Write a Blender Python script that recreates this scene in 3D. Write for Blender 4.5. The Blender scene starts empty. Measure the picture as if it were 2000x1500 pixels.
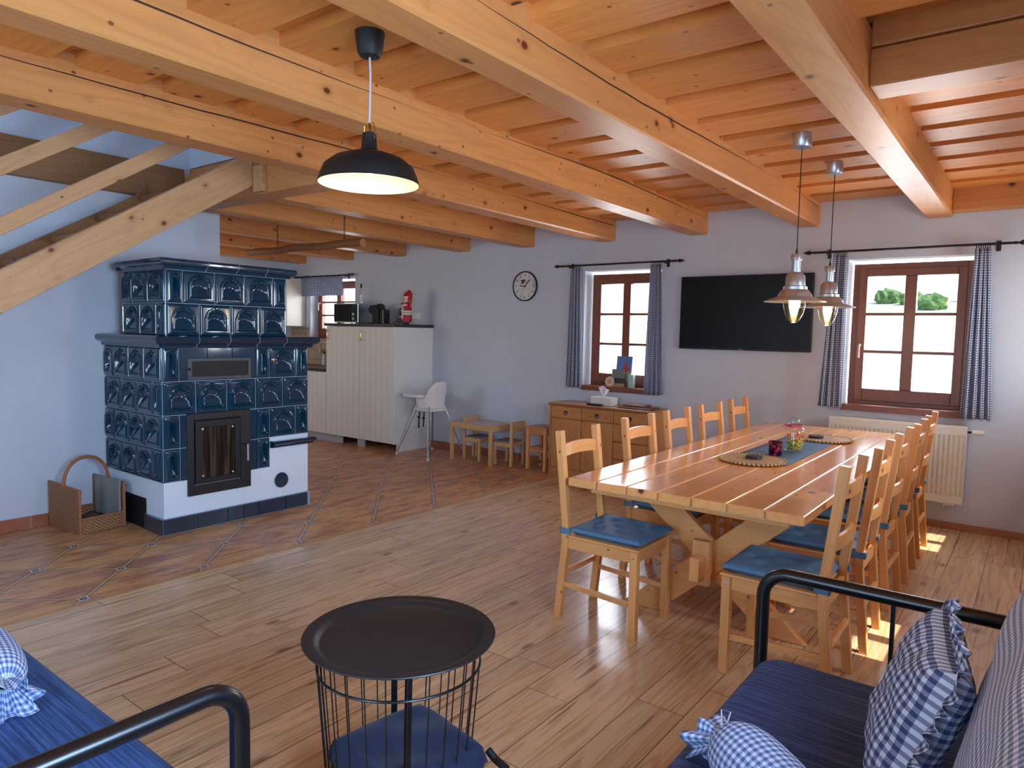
import bpy, bmesh, math, random
from mathutils import Vector, Matrix, Euler
random.seed(7)
sc = bpy.context.scene
C = sc.collection
PI = math.pi

# ------------------------------------------------------------------ camera, sky, sun, daylight, exposure
F_PX = 1356.94
yaw, pitch, roll = -0.649819, -0.072916, 0.020878
cam_d = bpy.data.cameras.new('camera'); cam = bpy.data.objects.new('camera', cam_d); C.objects.link(cam)
cam_d.sensor_width = 36.0; cam_d.lens = 36.0 * F_PX / 2000.0; cam_d.clip_start = 0.02; cam_d.clip_end = 300
fw = Vector((math.sin(yaw)*math.cos(pitch), math.cos(yaw)*math.cos(pitch), math.sin(pitch)))
rt = Vector((math.cos(yaw), -math.sin(yaw), 0)); up = rt.cross(fw)
r2 = rt*math.cos(roll) + up*math.sin(roll); u2 = up*math.cos(roll) - rt*math.sin(roll)
cam.matrix_world = Matrix(((r2.x, u2.x, -fw.x, 0), (r2.y, u2.y, -fw.y, 0), (r2.z, u2.z, -fw.z, 1.5), (0, 0, 0, 1)))
sc.camera = cam
sc.view_settings.view_transform = 'Standard'; sc.view_settings.look = 'None'
sc.view_settings.exposure = 0.28; sc.view_settings.gamma = 1.0; sc.view_settings.use_curve_mapping = False
sc.cycles.max_bounces = 10; sc.cycles.diffuse_bounces = 6; sc.cycles.glossy_bounces = 4
sc.cycles.transparent_max_bounces = 16; sc.cycles.sample_clamp_indirect = 6.0
sc.cycles.caustics_reflective = False; sc.cycles.caustics_refractive = False

world = bpy.data.worlds.new('sky'); sc.world = world; world.use_nodes = True
wn = world.node_tree.nodes; wl = world.node_tree.links
bg = wn['Background']
skt = wn.new('ShaderNodeTexSky'); skt.sky_type = 'NISHITA'; skt.sun_disc = False
skt.sun_elevation = math.radians(50); skt.sun_rotation = math.radians(90); skt.altitude = 600
wl.new(skt.outputs[0], bg.inputs[0]); bg.inputs[1].default_value = 0.55

def light(name, typ, loc, energy, color, direction=None, size=None, size_y=None, spread=None, soft=None):
    d = bpy.data.lights.new(name, typ); o = bpy.data.objects.new(name, d); C.objects.link(o)
    o.location = loc; d.energy = energy; d.color = color
    if direction is not None:
        o.rotation_euler = Vector(direction).to_track_quat('-Z', 'Y').to_euler()
    if typ == 'AREA':
        d.shape = 'RECTANGLE'; d.size = size; d.size_y = size_y
        if spread: d.spread = spread
    if soft is not None:
        if typ == 'SUN': d.angle = soft
        else: d.shadow_soft_size = soft
    return o
SUN_T = 1.24
light('sun', 'SUN', (8, 3, 10), 9.0, (1.0, 0.93, 0.82), (-1, 0.03, -SUN_T), soft=math.radians(0.6))
COOL = (0.44, 0.68, 1.0)
NEUT = (0.88, 0.93, 1.0)
# area lamps for window daylight, some at unseen openings added for the light
DAY = [  # centre, direction, width, height, power, colour
    ((-0.90, 7.15, 1.62), (0, -1, -0.12), 1.1, 1.3, 60, NEUT),
    ((-3.55, 7.15, 1.62), (0, -1, -0.12), 1.1, 1.3, 55, NEUT),
    ((-8.30, 7.15, 1.75), (0, -1, -0.12), 1.0, 1.1, 40, NEUT),
    ((0.95, 3.84, 1.55), (-1, 0, -0.10), 0.9, 1.2, 70, NEUT),
    ((0.95, 5.96, 1.55), (-1, 0, -0.10), 0.9, 1.2, 60, NEUT),
    ((0.95, 0.75, 1.55), (-1, 0, -0.02), 1.5, 1.4, 290, COOL),
    ((-1.20, -2.15, 1.45), (-0.15, 1, -0.02), 1.7, 1.8, 80, COOL),  # fill from behind, through an added back window
    ((-3.90, -2.15, 1.55), (0, 1, -0.02), 1.6, 1.4, 34, COOL),  # weaker fill through the second added back window
    ((-7.75, 2.10, 1.6), (0.12, 1, -0.02), 1.6, 1.3, 17, (1.0, 0.95, 0.88)),  # added fill for the kitchen cabinet fronts, behind the hidden kitchen wall
    ((-4.80, 0.20, 4.95), (-0.5, 0.1, -1), 1.1, 1.1, 16, COOL),  # added stairwell light, stands for an invented roof window
]
for i, (c, d, w_, h_, p_, col) in enumerate(DAY):
    light('window_daylight', 'AREA', c, p_, col, d, w_, h_)

# ------------------------------------------------------------------ mesh builder
class MB:
    def __init__(s): s.v = []; s.f = []; s.t = []; s.m = []; s.uv = {}; s.tone = 0.0; s.mi = 0
    def add(s, vs, fs, uvs=None):
        o = len(s.v); s.v += [tuple(v) for v in vs]
        for k, f in enumerate(fs):
            if uvs is not None: s.uv[len(s.f)] = [uvs[i] for i in f]
            s.f.append([i + o for i in f]); s.t.append(s.tone); s.m.append(s.mi)
        return s
    def box(s, x0, x1, y0, y1, z0, z1):
        vs = [(x, y, z) for z in (z0, z1) for y in (y0, y1) for x in (x0, x1)]
        return s.add(vs, [(0,2,3,1),(4,5,7,6),(0,1,5,4),(2,6,7,3),(0,4,6,2),(1,3,7,5)])
    def hexa(s, b, t):   # 4 bottom points, 4 top points (ccw seen from above)
        return s.add(list(b)+list(t), [(3,2,1,0),(4,5,6,7),(0,1,5,4),(1,2,6,5),(2,3,7,6),(3,0,4,7)])
    def prism(s, pts, vec):
        n = len(pts); vec = Vector(vec); P = [Vector(p) for p in pts]; Q = [p+vec for p in P]
        nrm = Vector((0,0,0))
        for i in range(n): nrm += P[i].cross(P[(i+1) % n])
        f = [tuple(range(n)), tuple(range(2*n-1, n-1, -1))] if nrm.dot(vec) < 0 else [tuple(range(n-1, -1, -1)), tuple(range(n, 2*n))]
        for i in range(n):
            j = (i+1) % n
            f.append((i, j, n+j, n+i) if nrm.dot(vec) > 0 else (j, i, n+i, n+j))
        return s.add(P+Q, f)
    def bar(s, a, b, w, d, up=(0,0,1)):   # rectangular bar from a to b, w across, d along up
        a = Vector(a); b = Vector(b); ax = (b-a).normalized(); u = Vector(up)
        sd = ax.cross(u).normalized(); u = sd.cross(ax).normalized()
        q = [sd*(-w/2)-u*(d/2), sd*(w/2)-u*(d/2), sd*(w/2)+u*(d/2), sd*(-w/2)+u*(d/2)]
        return s.add([a+k for k in q]+[b+k for k in q], [(3,2,1,0),(4,5,6,7),(0,1,5,4),(1,2,6,5),(2,3,7,6),(3,0,4,7)])
    def tube(s, pts, r, n=12, caps=True, closed=False):
        P = [Vector(p) for p in pts]; m = len(P); rings = []
        R = r if isinstance(r, (list, tuple)) else [r]*m
        prev = None
        for i, p in enumerate(P):
            if closed: t = (P[(i+1) % m]-P[i-1])
            else: t = (P[min(i+1, m-1)]-P[max(i-1, 0)])
            t.normalize()
            if prev is None:
                a = Vector((0,0,1)) if abs(t.z) < 0.9 else Vector((1,0,0))
                u = t.cross(a).normalized()
            else:
                u = (prev - t*prev.dot(t)); u = u.normalized() if u.length > 1e-6 else t.orthogonal().normalized()
            prev = u; w = t.cross(u)
            rings.append([p+(u*math.cos(2*PI*k/n)+w*math.sin(2*PI*k/n))*R[i] for k in range(n)])
        vs = [v for rg in rings for v in rg]; fs = []
        for i in range(m if closed else m-1):
            j = (i+1) % m
            for k in range(n): fs.append((i*n+k, i*n+(k+1) % n, j*n+(k+1) % n, j*n+k))
        if caps and not closed: fs += [tuple(range(n-1, -1, -1)), tuple((m-1)*n+k for k in range(n))]
        return s.add(vs, fs)
    def lathe(s, prof, c=(0,0,0), n=32, cap0=False, cap1=False):   # prof: (r,z)
        vs = []; fs = []; m = len(prof)
        for r, z in prof:
            for k in range(n): a = 2*PI*k/n; vs.append((c[0]+r*math.cos(a), c[1]+r*math.sin(a), c[2]+z))
        for i in range(m-1):
            for k in range(n): fs.append((i*n+k, i*n+(k+1) % n, (i+1)*n+(k+1) % n, (i+1)*n+k))
        if cap0: fs.append(tuple(range(n-1, -1, -1)))
        if cap1: fs.append(tuple((m-1)*n+k for k in range(n)))
        return s.add(vs, fs)
    def grid(s, fn, nu, nv, us=1.0, vsc=1.0, close=False):
        vs = []; uv = []; fs = []
        for i in range(nu+1):
            for j in range(nv+1): vs.append(fn(i/nu, j/nv)); uv.append((i/nu*us, j/nv*vsc))
        for i in range(nu):
            for j in range(nv):
                a = i*(nv+1)+j; fs.append((a, a+nv+1, a+nv+2, a+1))
        return s.add(vs, fs, uv)
    def xform(s, M):
        s.v = [tuple(M @ Vector(v)) for v in s.v]; return s
    def build(s, name, mats, parent=None, bevel=0, smooth=False, subsurf=0, solid=0, normals=True, seg=2):
        me = bpy.data.meshes.new(name); me.from_pydata(s.v, [], s.f)
        if not isinstance(mats, (list, tuple)): mats = [mats]
        for m in mats: me.materials.append(m)
        me.polygons.foreach_set('material_index', s.m)
        at = me.attributes.new('tone', 'FLOAT', 'FACE'); at.data.foreach_set('value', s.t)
        if s.uv:
            ul = me.uv_layers.new(name='UVMap'); li = 0
            for k, f in enumerate(s.f):
                q = s.uv.get(k)
                for i in range(len(f)):
                    if q: ul.data[li].uv = q[i]
                    li += 1
        if normals:
            bm = bmesh.new(); bm.from_mesh(me); bmesh.ops.recalc_face_normals(bm, faces=bm.faces); bm.to_mesh(me); bm.free()
        if smooth:
            me.polygons.foreach_set('use_smooth', [True]*len(me.polygons)); me.set_sharp_from_angle(angle=math.radians(38))
        o = bpy.data.objects.new(name, me); C.objects.link(o)
        if parent is not None: o.parent = parent
        if solid:
            md = o.modifiers.new('solid', 'SOLIDIFY'); md.thickness = solid; md.offset = 0
        if bevel:
            md = o.modifiers.new('bevel', 'BEVEL'); md.width = bevel; md.segments = seg; md.limit_method = 'ANGLE'; md.angle_limit = math.radians(40)
        if subsurf:
            md = o.modifiers.new('sub', 'SUBSURF'); md.levels = subsurf; md.render_levels = subsurf
        return o

def tag(o, label, cat, group=None):
    o['label'] = label; o['category'] = cat
    if group: o['group'] = group
    return o
def struct(o): o['kind'] = 'structure'; return o
def thing(name, label, cat, loc=(0,0,0), rz=0, group=None):
    o = bpy.data.objects.new(name, None); C.objects.link(o); o.location = loc; o.rotation_euler = (0, 0, rz)
    o.empty_display_size = 0.05
    return tag(o, label, cat, group)
def children(o): return [c for c in C.objects if c.parent == o]
def copy_thing(root, loc, rz, label, group=None):
    r = root.copy(); C.objects.link(r); r.location = loc; r.rotation_euler = (0, 0, rz); r['label'] = label
    if group: r['group'] = group
    for ch in children(root):
        c = ch.copy(); C.objects.link(c); c.parent = r
        for g in children(ch):
            d = g.copy(); C.objects.link(d); d.parent = c
    return r
def text_mesh(body, size, mat, name, parent, M, depth=0.0005, align='CENTER'):
    cu = bpy.data.curves.new(name, 'FONT'); cu.body = body; cu.size = size; cu.extrude = depth
    cu.align_x = align; cu.align_y = 'CENTER'
    t = bpy.data.objects.new('tmp', cu); C.objects.link(t)
    dg = bpy.context.evaluated_depsgraph_get(); me = bpy.data.meshes.new_from_object(t.evaluated_get(dg))
    bpy.data.objects.remove(t); me.transform(M); me.materials.clear(); me.materials.append(mat)
    o = bpy.data.objects.new(name, me); C.objects.link(o); o.parent = parent
    return o

# ------------------------------------------------------------------ materials
def srgb(r, g, b):
    f = lambda c: (c/255/12.92 if c/255 <= 0.04045 else ((c/255+0.055)/1.055)**2.4)
    return (f(r), f(g), f(b), 1)
class NT:
    def __init__(s, name):
        s.mat = bpy.data.materials.new(name); s.mat.use_nodes = True; s.nt = s.mat.node_tree; s.n = s.nt.nodes; s.l = s.nt.links
        s.b = s.n['Principled BSDF']
    def node(s, t, **kw):
        n = s.n.new(t)
        for k, v in kw.items(): setattr(n, k, v)
        return n
    def put(s, sock, v):
        if hasattr(v, 'is_linked') or isinstance(v, bpy.types.NodeSocket): s.l.new(v, sock)
        else: sock.default_value = v
    def math(s, op, a, b=None, c=None, clamp=False):
        n = s.node('ShaderNodeMath', operation=op); n.use_clamp = clamp; s.put(n.inputs[0], a)
        if b is not None: s.put(n.inputs[1], b)
        if c is not None: s.put(n.inputs[2], c)
        return n.outputs[0]
    def mix(s, f, a, b, mode='MIX'):
        n = s.node('ShaderNodeMix', data_type='RGBA', blend_type=mode); s.put(n.inputs[0], f); s.put(n.inputs[6], a); s.put(n.inputs[7], b)
        return n.outputs[2]
    def noise(s, vec, scale, detail=3, rough=0.5, dist=0.0, dim='3D'):
        n = s.node('ShaderNodeTexNoise', noise_dimensions=dim); s.put(n.inputs['Vector'], vec); n.inputs['Scale'].default_value = scale
        n.inputs['Detail'].default_value = detail; n.inputs['Roughness'].default_value = rough; n.inputs['Distortion'].default_value = dist
        return n.outputs[0]
    def mapv(s, vec, loc=(0,0,0), rot=(0,0,0), scale=(1,1,1)):
        n = s.node('ShaderNodeMapping'); s.put(n.inputs[0], vec); n.inputs[1].default_value = loc; n.inputs[2].default_value = rot; n.inputs[3].default_value = scale
        return n.outputs[0]
    def step(s, x, lo, hi):
        n = s.node('ShaderNodeMapRange', interpolation_type='SMOOTHSTEP'); s.put(n.inputs[0], x); n.inputs[1].default_value = lo; n.inputs[2].default_value = hi
        return n.outputs[0]
    def obj(s): return s.node('ShaderNodeTexCoord').outputs['Object']
    def uvc(s): return s.node('ShaderNodeTexCoord').outputs['UV']
    def sep(s, v):
        n = s.node('ShaderNodeSeparateXYZ'); s.put(n.inputs[0], v); return n.outputs
    def comb(s, x, y, z):
        n = s.node('ShaderNodeCombineXYZ'); s.put(n.inputs[0], x); s.put(n.inputs[1], y); s.put(n.inputs[2], z); return n.outputs[0]
    def bump(s, hgt, strength=0.3, dist=0.01):
        n = s.node('ShaderNodeBump'); n.inputs['Strength'].default_value = strength; n.inputs['Distance'].default_value = dist
        s.put(n.inputs['Height'], hgt); s.l.new(n.outputs[0], s.b.inputs['Normal'])
    def fin(s, col=None, rough=None, metal=None, spec=None, **kw):
        if col is not None: s.put(s.b.inputs['Base Color'], col)
        if rough is not None: s.put(s.b.inputs['Roughness'], rough)
        if metal is not None: s.b.inputs['Metallic'].default_value = metal
        if spec is not None: s.b.inputs['Specular IOR Level'].default_value = spec
        for k, v in kw.items(): s.put(s.b.inputs[k.replace('_', ' ')], v)
        return s.mat
def plain(name, col, rough=0.5, metal=0.0, spec=None, bump=0, bscale=60, **kw):
    t = NT(name)
    v = t.noise(t.obj(), bscale, 4)
    c = t.mix(t.math('MULTIPLY', v, 0.12), col, (col[0]*0.6, col[1]*0.6, col[2]*0.6, 1))
    if bump: t.bump(v, bump, 0.004)
    return t.fin(c, rough, metal, spec, **kw)

def wood(name, axis, light_c, dark_c, knot_c=None, rough=0.45, grain=1.0, knots=True, var=0.25, knot_scale=5.0, ringk=10.0, coat=0.0, tilt=0.0):
    t = NT(name)
    tone = t.node('ShaderNodeAttribute', attribute_name='tone').outputs['Fac']
    off = t.node('ShaderNodeVectorMath', operation='SCALE'); off.inputs[0].default_value = (5.3, 7.9, 3.7); t.put(off.inputs['Scale'], tone)
    add = t.node('ShaderNodeVectorMath', operation='ADD'); t.put(add.inputs[0], t.mapv(t.obj(), rot=(tilt, 0, 0)) if tilt else t.obj()); t.put(add.inputs[1], off.outputs[0])
    co = add.outputs[0]
    sl = [1.0, 1.0, 1.0]; sf = [38.0*grain]*3; sf[axis] = 1.6; sr = [4.2*grain]*3; sr[axis] = 0.42
    fine = t.noise(t.mapv(co, scale=sf), 1.0, 4, 0.6)
    rn = t.noise(t.mapv(co, scale=sr), 1.0, 2, 0.5, 0.25)
    ring = t.math('SINE', t.math('MULTIPLY', rn, ringk*6.2))
    ring = t.step(ring, 0.1, 1.0)
    big = t.noise(t.mapv(co, scale=[s_*0.4 for s_ in sr]), 1.0, 2)
    mid = tuple((light_c[i]*0.62+dark_c[i]*0.38) for i in range(3))+(1,)
    fr2 = t.step(t.math('SINE', t.math('MULTIPLY', rn, ringk*25.0)), 0.2, 1.0)
    c = t.mix(t.math('MULTIPLY', ring, 0.45), light_c, mid); c = t.mix(t.math('MULTIPLY', fr2, 0.3), c, mid)
    c = t.mix(t.step(fine, 0.5, 0.85), c, mid)
    c = t.mix(t.math('MULTIPLY', t.step(big, 0.4, 0.75), 0.35), c, mid)
    if knots:
        ks = [1.0, 1.0, 1.0]; ks[axis] = 0.75
        vo = t.node('ShaderNodeTexVoronoi'); t.put(vo.inputs['Vector'], t.mapv(co, scale=ks)); vo.inputs['Scale'].default_value = knot_scale
        vo.inputs['Randomness'].default_value = 1.0
        kd = vo.outputs['Distance']
        kc = knot_c or dark_c
        c = t.mix(t.math('MULTIPLY', t.math('SUBTRACT', 1.0, t.step(kd, 0.07, 0.2)), 0.35), c, dark_c)
        c = t.mix(t.math('SUBTRACT', 1.0, t.step(kd, 0.055, 0.10)), c, kc)
        v2 = t.node('ShaderNodeTexVoronoi'); t.put(v2.inputs['Vector'], t.mapv(co, loc=(3.3, 1.7, 9.1), scale=ks)); v2.inputs['Scale'].default_value = knot_scale*2.1
        c = t.mix(t.math('MULTIPLY', t.math('SUBTRACT', 1.0, t.step(v2.outputs['Distance'], 0.05, 0.11)), 0.8), c, kc)
    # tone per board
    wv = t.node('ShaderNodeTexWhiteNoise', noise_dimensions='1D'); t.put(wv.inputs['W'], t.math('MULTIPLY', tone, 91.7))
    k = t.math('ADD', 1.0-var*0.5, t.math('MULTIPLY', wv.outputs[0], var))
    hs = t.node('ShaderNodeHueSaturation'); t.put(hs.inputs['Value'], k); t.put(hs.inputs['Color'], c)
    t.bump(t.math('ADD', fine, t.math('MULTIPLY', ring, -0.4)), 0.12, 0.003)
    return t.fin(hs.outputs[0], rough, spec=0.4, Coat_Weight=coat, Coat_Roughness=0.15)

# beam timber, ceiling boards, furniture pine
BL, BD, BK = srgb(210, 142, 82), srgb(144, 78, 34), srgb(96, 46, 22)
wood_beam_y = wood('pine_beam_y', 1, BL, BD, BK, 0.42, var=0.08)
wood_beam_x = wood('pine_beam_x', 0, BL, BD, BK, 0.42, var=0.08)
wood_board = wood('pine_ceiling_board', 0, srgb(220, 146, 76), srgb(158, 84, 34), srgb(90, 40, 18), 0.45, var=0.22, knot_scale=4.5)
wood_stair_y = wood('stair_timber', 1, srgb(200, 152, 106), srgb(142, 88, 54), srgb(96, 54, 34), 0.4, var=0.1, ringk=14)
wood_slope = wood('stair_timber_sloping', 1, srgb(204, 156, 110), srgb(142, 88, 54), srgb(96, 54, 34), 0.4, var=0.1, ringk=14, tilt=-math.atan(0.628))
wood_dark_y = wood('dark_stair_edge_timber', 1, srgb(150, 104, 66), srgb(98, 58, 34), srgb(60, 34, 22), 0.5, var=0.1)
wood_tread = wood('stair_tread_timber', 0, srgb(150, 104, 66), srgb(98, 58, 34), srgb(60, 34, 22), 0.5, var=0.15)
FLc, FDc, FKc = srgb(234, 170, 104), srgb(194, 116, 60), srgb(110, 58, 28)
wood_fx = wood('furniture_pine_x', 0, FLc, FDc, FKc, 0.32, var=0.16, knot_scale=6)
wood_fy = wood('furniture_pine_y', 1, FLc, FDc, FKc, 0.32, var=0.16, knot_scale=6)
wood_fz = wood('furniture_pine_z', 2, FLc, FDc, FKc, 0.32, var=0.16, knot_scale=6)
wood_table = wood('table_top_pine', 1, srgb(238, 170, 104), srgb(202, 120, 60), srgb(104, 54, 28), 0.2, var=0.10, knot_scale=5, coat=0.5)
wood_sz = wood('sideboard_pine_z', 2, srgb(204, 142, 84), srgb(150, 86, 42), srgb(90, 44, 22), 0.35, var=0.14)
wood_sx = wood('sideboard_pine_x', 0, srgb(204, 142, 84), srgb(150, 86, 42), srgb(90, 44, 22), 0.35, var=0.14)
wood_win = wood('window_brown_wood', 2, srgb(132, 78, 58), srgb(98, 54, 40), None, 0.35, knots=False, var=0.05)
wood_birch = wood('pale_birch', 2, srgb(214, 172, 120), srgb(184, 134, 84), None, 0.45, knots=False, var=0.1)
wood_log = wood('old_round_timber', 0, srgb(158, 100, 60), srgb(104, 60, 34), srgb(60, 34, 20), 0.6, var=0.1)

wall_mat = plain('white_plaster', srgb(206, 210, 220), 0.9, bump=0.25, bscale=14)
white_cab = plain('cream_painted_board', srgb(226, 218, 204), 0.45)
white_lac = plain('white_lacquer', srgb(232, 232, 228), 0.35)
white_plastic = plain('white_plastic', srgb(234, 232, 228), 0.3)
black_steel = plain('black_powder_steel', srgb(16, 16, 19), 0.28, spec=0.6)
black_matt = plain('black_matt', srgb(18, 18, 21), 0.55)
tray_mat = plain('dark_tray_enamel', srgb(24, 25, 29), 0.42)
iron = plain('dark_iron', srgb(36, 34, 36), 0.45, metal=0.4)
steel = plain('brushed_steel', srgb(200, 208, 218), 0.3, metal=0.85)
grey_steel = plain('grey_tube_steel', srgb(176, 178, 184), 0.3, metal=0.9)
brass = plain('brass', srgb(214, 172, 90), 0.25, metal=1.0)
screen = plain('tv_screen_black', srgb(9, 9, 11), 0.35, spec=0.25)
shade_in = plain('lamp_inside_white', srgb(240, 226, 190), 0.6)
anthracite = plain('anthracite_stone', srgb(44, 46, 52), 0.4)
counter_dark = plain('dark_worktop', srgb(48, 46, 48), 0.35)
rad_mat = plain('radiator_white', srgb(232, 230, 220), 0.35)
wicker_mat = None

def emit(name, col, strength):
    t = NT(name); t.fin(col, 0.5); t.put(t.b.inputs['Emission Color'], col); t.b.inputs['Emission Strength'].default_value = strength
    return t.mat
bulb_mat = emit('warm_filament', (1.0, 0.80, 0.42, 1), 16)

def glass(name, tint=(1, 1, 1, 1), fac=0.1, rough=0.02):
    t = NT(name); t.n.remove(t.b)
    tr = t.node('ShaderNodeBsdfTransparent'); tr.inputs[0].default_value = tint
    gl = t.node('ShaderNodeBsdfGlossy'); gl.inputs['Roughness'].default_value = rough
    fr = t.node('ShaderNodeLayerWeight'); fr.inputs[0].default_value = 0.5
    fz = t.math('ADD', 0.03, t.math('MULTIPLY', t.math('POWER', fr.outputs['Facing'], 4.0), 0.6))
    m = t.node('ShaderNodeMixShader'); t.l.new(t.math('ADD', fz, fac*0.1), m.inputs[0]); t.l.new(tr.outputs[0], m.inputs[1]); t.l.new(gl.outputs[0], m.inputs[2])
    t.l.new(m.outputs[0], t.n['Material Output'].inputs[0]); return t.mat
pane_mat = glass('window_glass')
jar_mat = glass('jar_glass', (0.93, 0.97, 0.95, 1), 0.5)
bulb_glass = glass('amber_bulb_glass', (1.0, 0.93, 0.74, 1), 0.5)

# laminate floor
def laminate():
    t = NT('oak_laminate'); co = t.obj(); s = t.sep(co); W = 0.205; L = 1.29
    px = t.math('DIVIDE', t.math('ADD', s[0], 10*W+0.014), W); ix = t.math('FLOOR', px); fx = t.math('FRACT', px)
    wn_ = t.node('ShaderNodeTexWhiteNoise', noise_dimensions='1D'); t.put(wn_.inputs['W'], ix)
    py = t.math('ADD', t.math('DIVIDE', s[1], L), t.math('MULTIPLY', wn_.outputs[0], 7.0)); iy = t.math('FLOOR', py); fy = t.math('FRACT', py)
    half = t.math('FLOOR', t.math('MULTIPLY', fx, 2.0))   # each board shows two narrower strips
    w2 = t.node('ShaderNodeTexWhiteNoise', noise_dimensions='3D'); t.put(w2.inputs['Vector'], t.comb(ix, iy, half)); r = w2.outputs[0]
    gx = t.math('MULTIPLY', r, 11.0)
    v = t.comb(t.math('ADD', s[0], gx), t.math('ADD', s[1], t.math('MULTIPLY', r, 23.0)), 0.0)
    fine = t.noise(t.mapv(v, scale=(48, 2.0, 1)), 1.0, 5, 0.62)
    rn = t.noise(t.mapv(v, scale=(8.0, 0.7, 1)), 1.0, 2, 0.5, 0.4)
    ring = t.step(t.math('SINE', t.math('MULTIPLY', rn, 52.0)), 0.2, 1.0)
    c1, c2, c3 = srgb(218, 184, 144), srgb(186, 146, 106), srgb(112, 80, 56)
    c = t.mix(t.math('MULTIPLY', ring, 0.5), c1, c2)
    c = t.mix(t.step(fine, 0.5, 0.8), c, c2)
    streak = t.step(t.noise(t.mapv(v, scale=(46, 1.5, 1)), 1.0, 3), 0.60, 0.70)
    c = t.mix(t.math('MULTIPLY', streak, 0.75), c, c3)
    vo = t.node('ShaderNodeTexVoronoi', voronoi_dimensions='2D'); t.put(vo.inputs['Vector'], t.mapv(v, scale=(1, 0.4, 1))); vo.inputs['Scale'].default_value = 2.1
    c = t.mix(t.math('MULTIPLY', t.math('SUBTRACT', 1.0, t.step(vo.outputs['Distance'], 0.012, 0.055)), 0.75), c, c3)
    hs = t.node('ShaderNodeHueSaturation'); t.put(hs.inputs['Value'], t.math('ADD', 0.86, t.math('MULTIPLY', r, 0.26))); t.put(hs.inputs['Color'], c)
    e1 = t.math('MINIMUM', fx, t.math('SUBTRACT', 1.0, fx)); e2 = t.math('MINIMUM', fy, t.math('SUBTRACT', 1.0, fy))
    f2 = t.math('FRACT', t.math('MULTIPLY', fx, 2.0)); e3 = t.math('MINIMUM', f2, t.math('SUBTRACT', 1.0, f2))
    seam = t.math('MAXIMUM', t.math('SUBTRACT', 1.0, t.step(e1, 0.006, 0.014)), t.math('SUBTRACT', 1.0, t.step(e2, 0.0008, 0.0022)))
    c = t.mix(t.math('MULTIPLY', t.math('SUBTRACT', 1.0, t.step(e3, 0.006, 0.016)), 0.35), hs.outputs[0], c3)
    c = t.mix(t.math('MULTIPLY', seam, 0.8), c, srgb(70, 46, 30))
    t.bump(t.math('SUBTRACT', t.math('MULTIPLY', fine, 0.15), seam), 0.15, 0.002)
    return t.fin(c, 0.21, spec=0.6)
# rustic tile floor laid diagonally with dark insets
def rustic_tile():
    t = NT('rustic_tile'); s = t.sep(t.obj()); P = 0.489
    x = t.math('ADD', s[0], 5.134); y = t.math('SUBTRACT', s[1], 1.893)
    u = t.math('DIVIDE', t.math('ADD', x, y), P*math.sqrt(2)); v = t.math('DIVIDE', t.math('SUBTRACT', x, y), P*math.sqrt(2))
    du = t.math('ABSOLUTE', t.math('SUBTRACT', u, t.math('ROUND', u))); dv = t.math('ABSOLUTE', t.math('SUBTRACT', v, t.math('ROUND', v)))
    line = t.math('SUBTRACT', 1.0, t.step(t.math('MINIMUM', du, dv), 0.007, 0.013))
    dia = t.math('ADD', du, dv)
    w = t.node('ShaderNodeTexWhiteNoise', noise_dimensions='2D'); t.put(w.inputs['Vector'], t.comb(t.math('FLOOR', u), t.math('FLOOR', v), 0.0))
    vv = t.comb(t.math('ADD', u, t.math('MULTIPLY', w.outputs[0], 9.0)), t.math('ADD', v, t.math('MULTIPLY', u, 0.9)), w.outputs[0])
    n1 = t.noise(t.mapv(vv, scale=(1.2, 2.2, 1)), 1.6, 5, 0.6); n2 = t.noise(t.mapv(vv, scale=(1.5, 6, 1)), 2.0, 4, 0.6)
    c = t.mix(t.step(n1, 0.3, 0.62), srgb(164, 106, 78), srgb(222, 164, 104))
    c = t.mix(t.math('MULTIPLY', t.step(n2, 0.5, 0.7), 0.6), c, srgb(116, 76, 64))
    c = t.mix(t.math('MULTIPLY', t.step(t.noise(vv, 3.0, 3), 0.55, 0.8), 0.4), c, srgb(206, 156, 100))
    edge = t.math('SUBTRACT', 1.0, t.step(t.math('MINIMUM', du, dv), 0.012, 0.06))
    c = t.mix(t.math('MULTIPLY', edge, 0.55), c, srgb(96, 60, 46))
    c = t.mix(line, c, srgb(206, 188, 164))
    rim = t.math('SUBTRACT', 1.0, t.step(dia, 0.072, 0.080)); ins = t.math('SUBTRACT', 1.0, t.step(dia, 0.046, 0.054)); dot = t.math('SUBTRACT', 1.0, t.step(dia, 0.012, 0.018))
    c = t.mix(rim, c, srgb(214, 208, 206)); c = t.mix(ins, c, srgb(44, 48, 66)); c = t.mix(dot, c, srgb(186, 186, 190))
    hgt = t.math('SUBTRACT', t.math('MULTIPLY', n1, 0.2), t.math('MAXIMUM', line, rim))
    t.bump(hgt, 0.3, 0.004)
    return t.fin(c, t.math('ADD', 0.24, t.math('MULTIPLY', n2, 0.2)), spec=0.5)
laminate_mat = laminate(); tile_mat = rustic_tile()
def skirting_tile():
    t = NT('terracotta_skirting'); s = t.sep(t.obj())
    a = t.math('FRACT', t.math('DIVIDE', t.math('ADD', s[0], s[1]), 0.33)); n = t.noise(t.obj(), 9, 4)
    c = t.mix(n, srgb(150, 84, 60), srgb(184, 112, 80)); c = t.mix(t.math('SUBTRACT', 1.0, t.step(a, 0.01, 0.025)), c, srgb(190, 150, 130))
    return t.fin(c, 0.3)
skirt_mat = skirting_tile()
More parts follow.
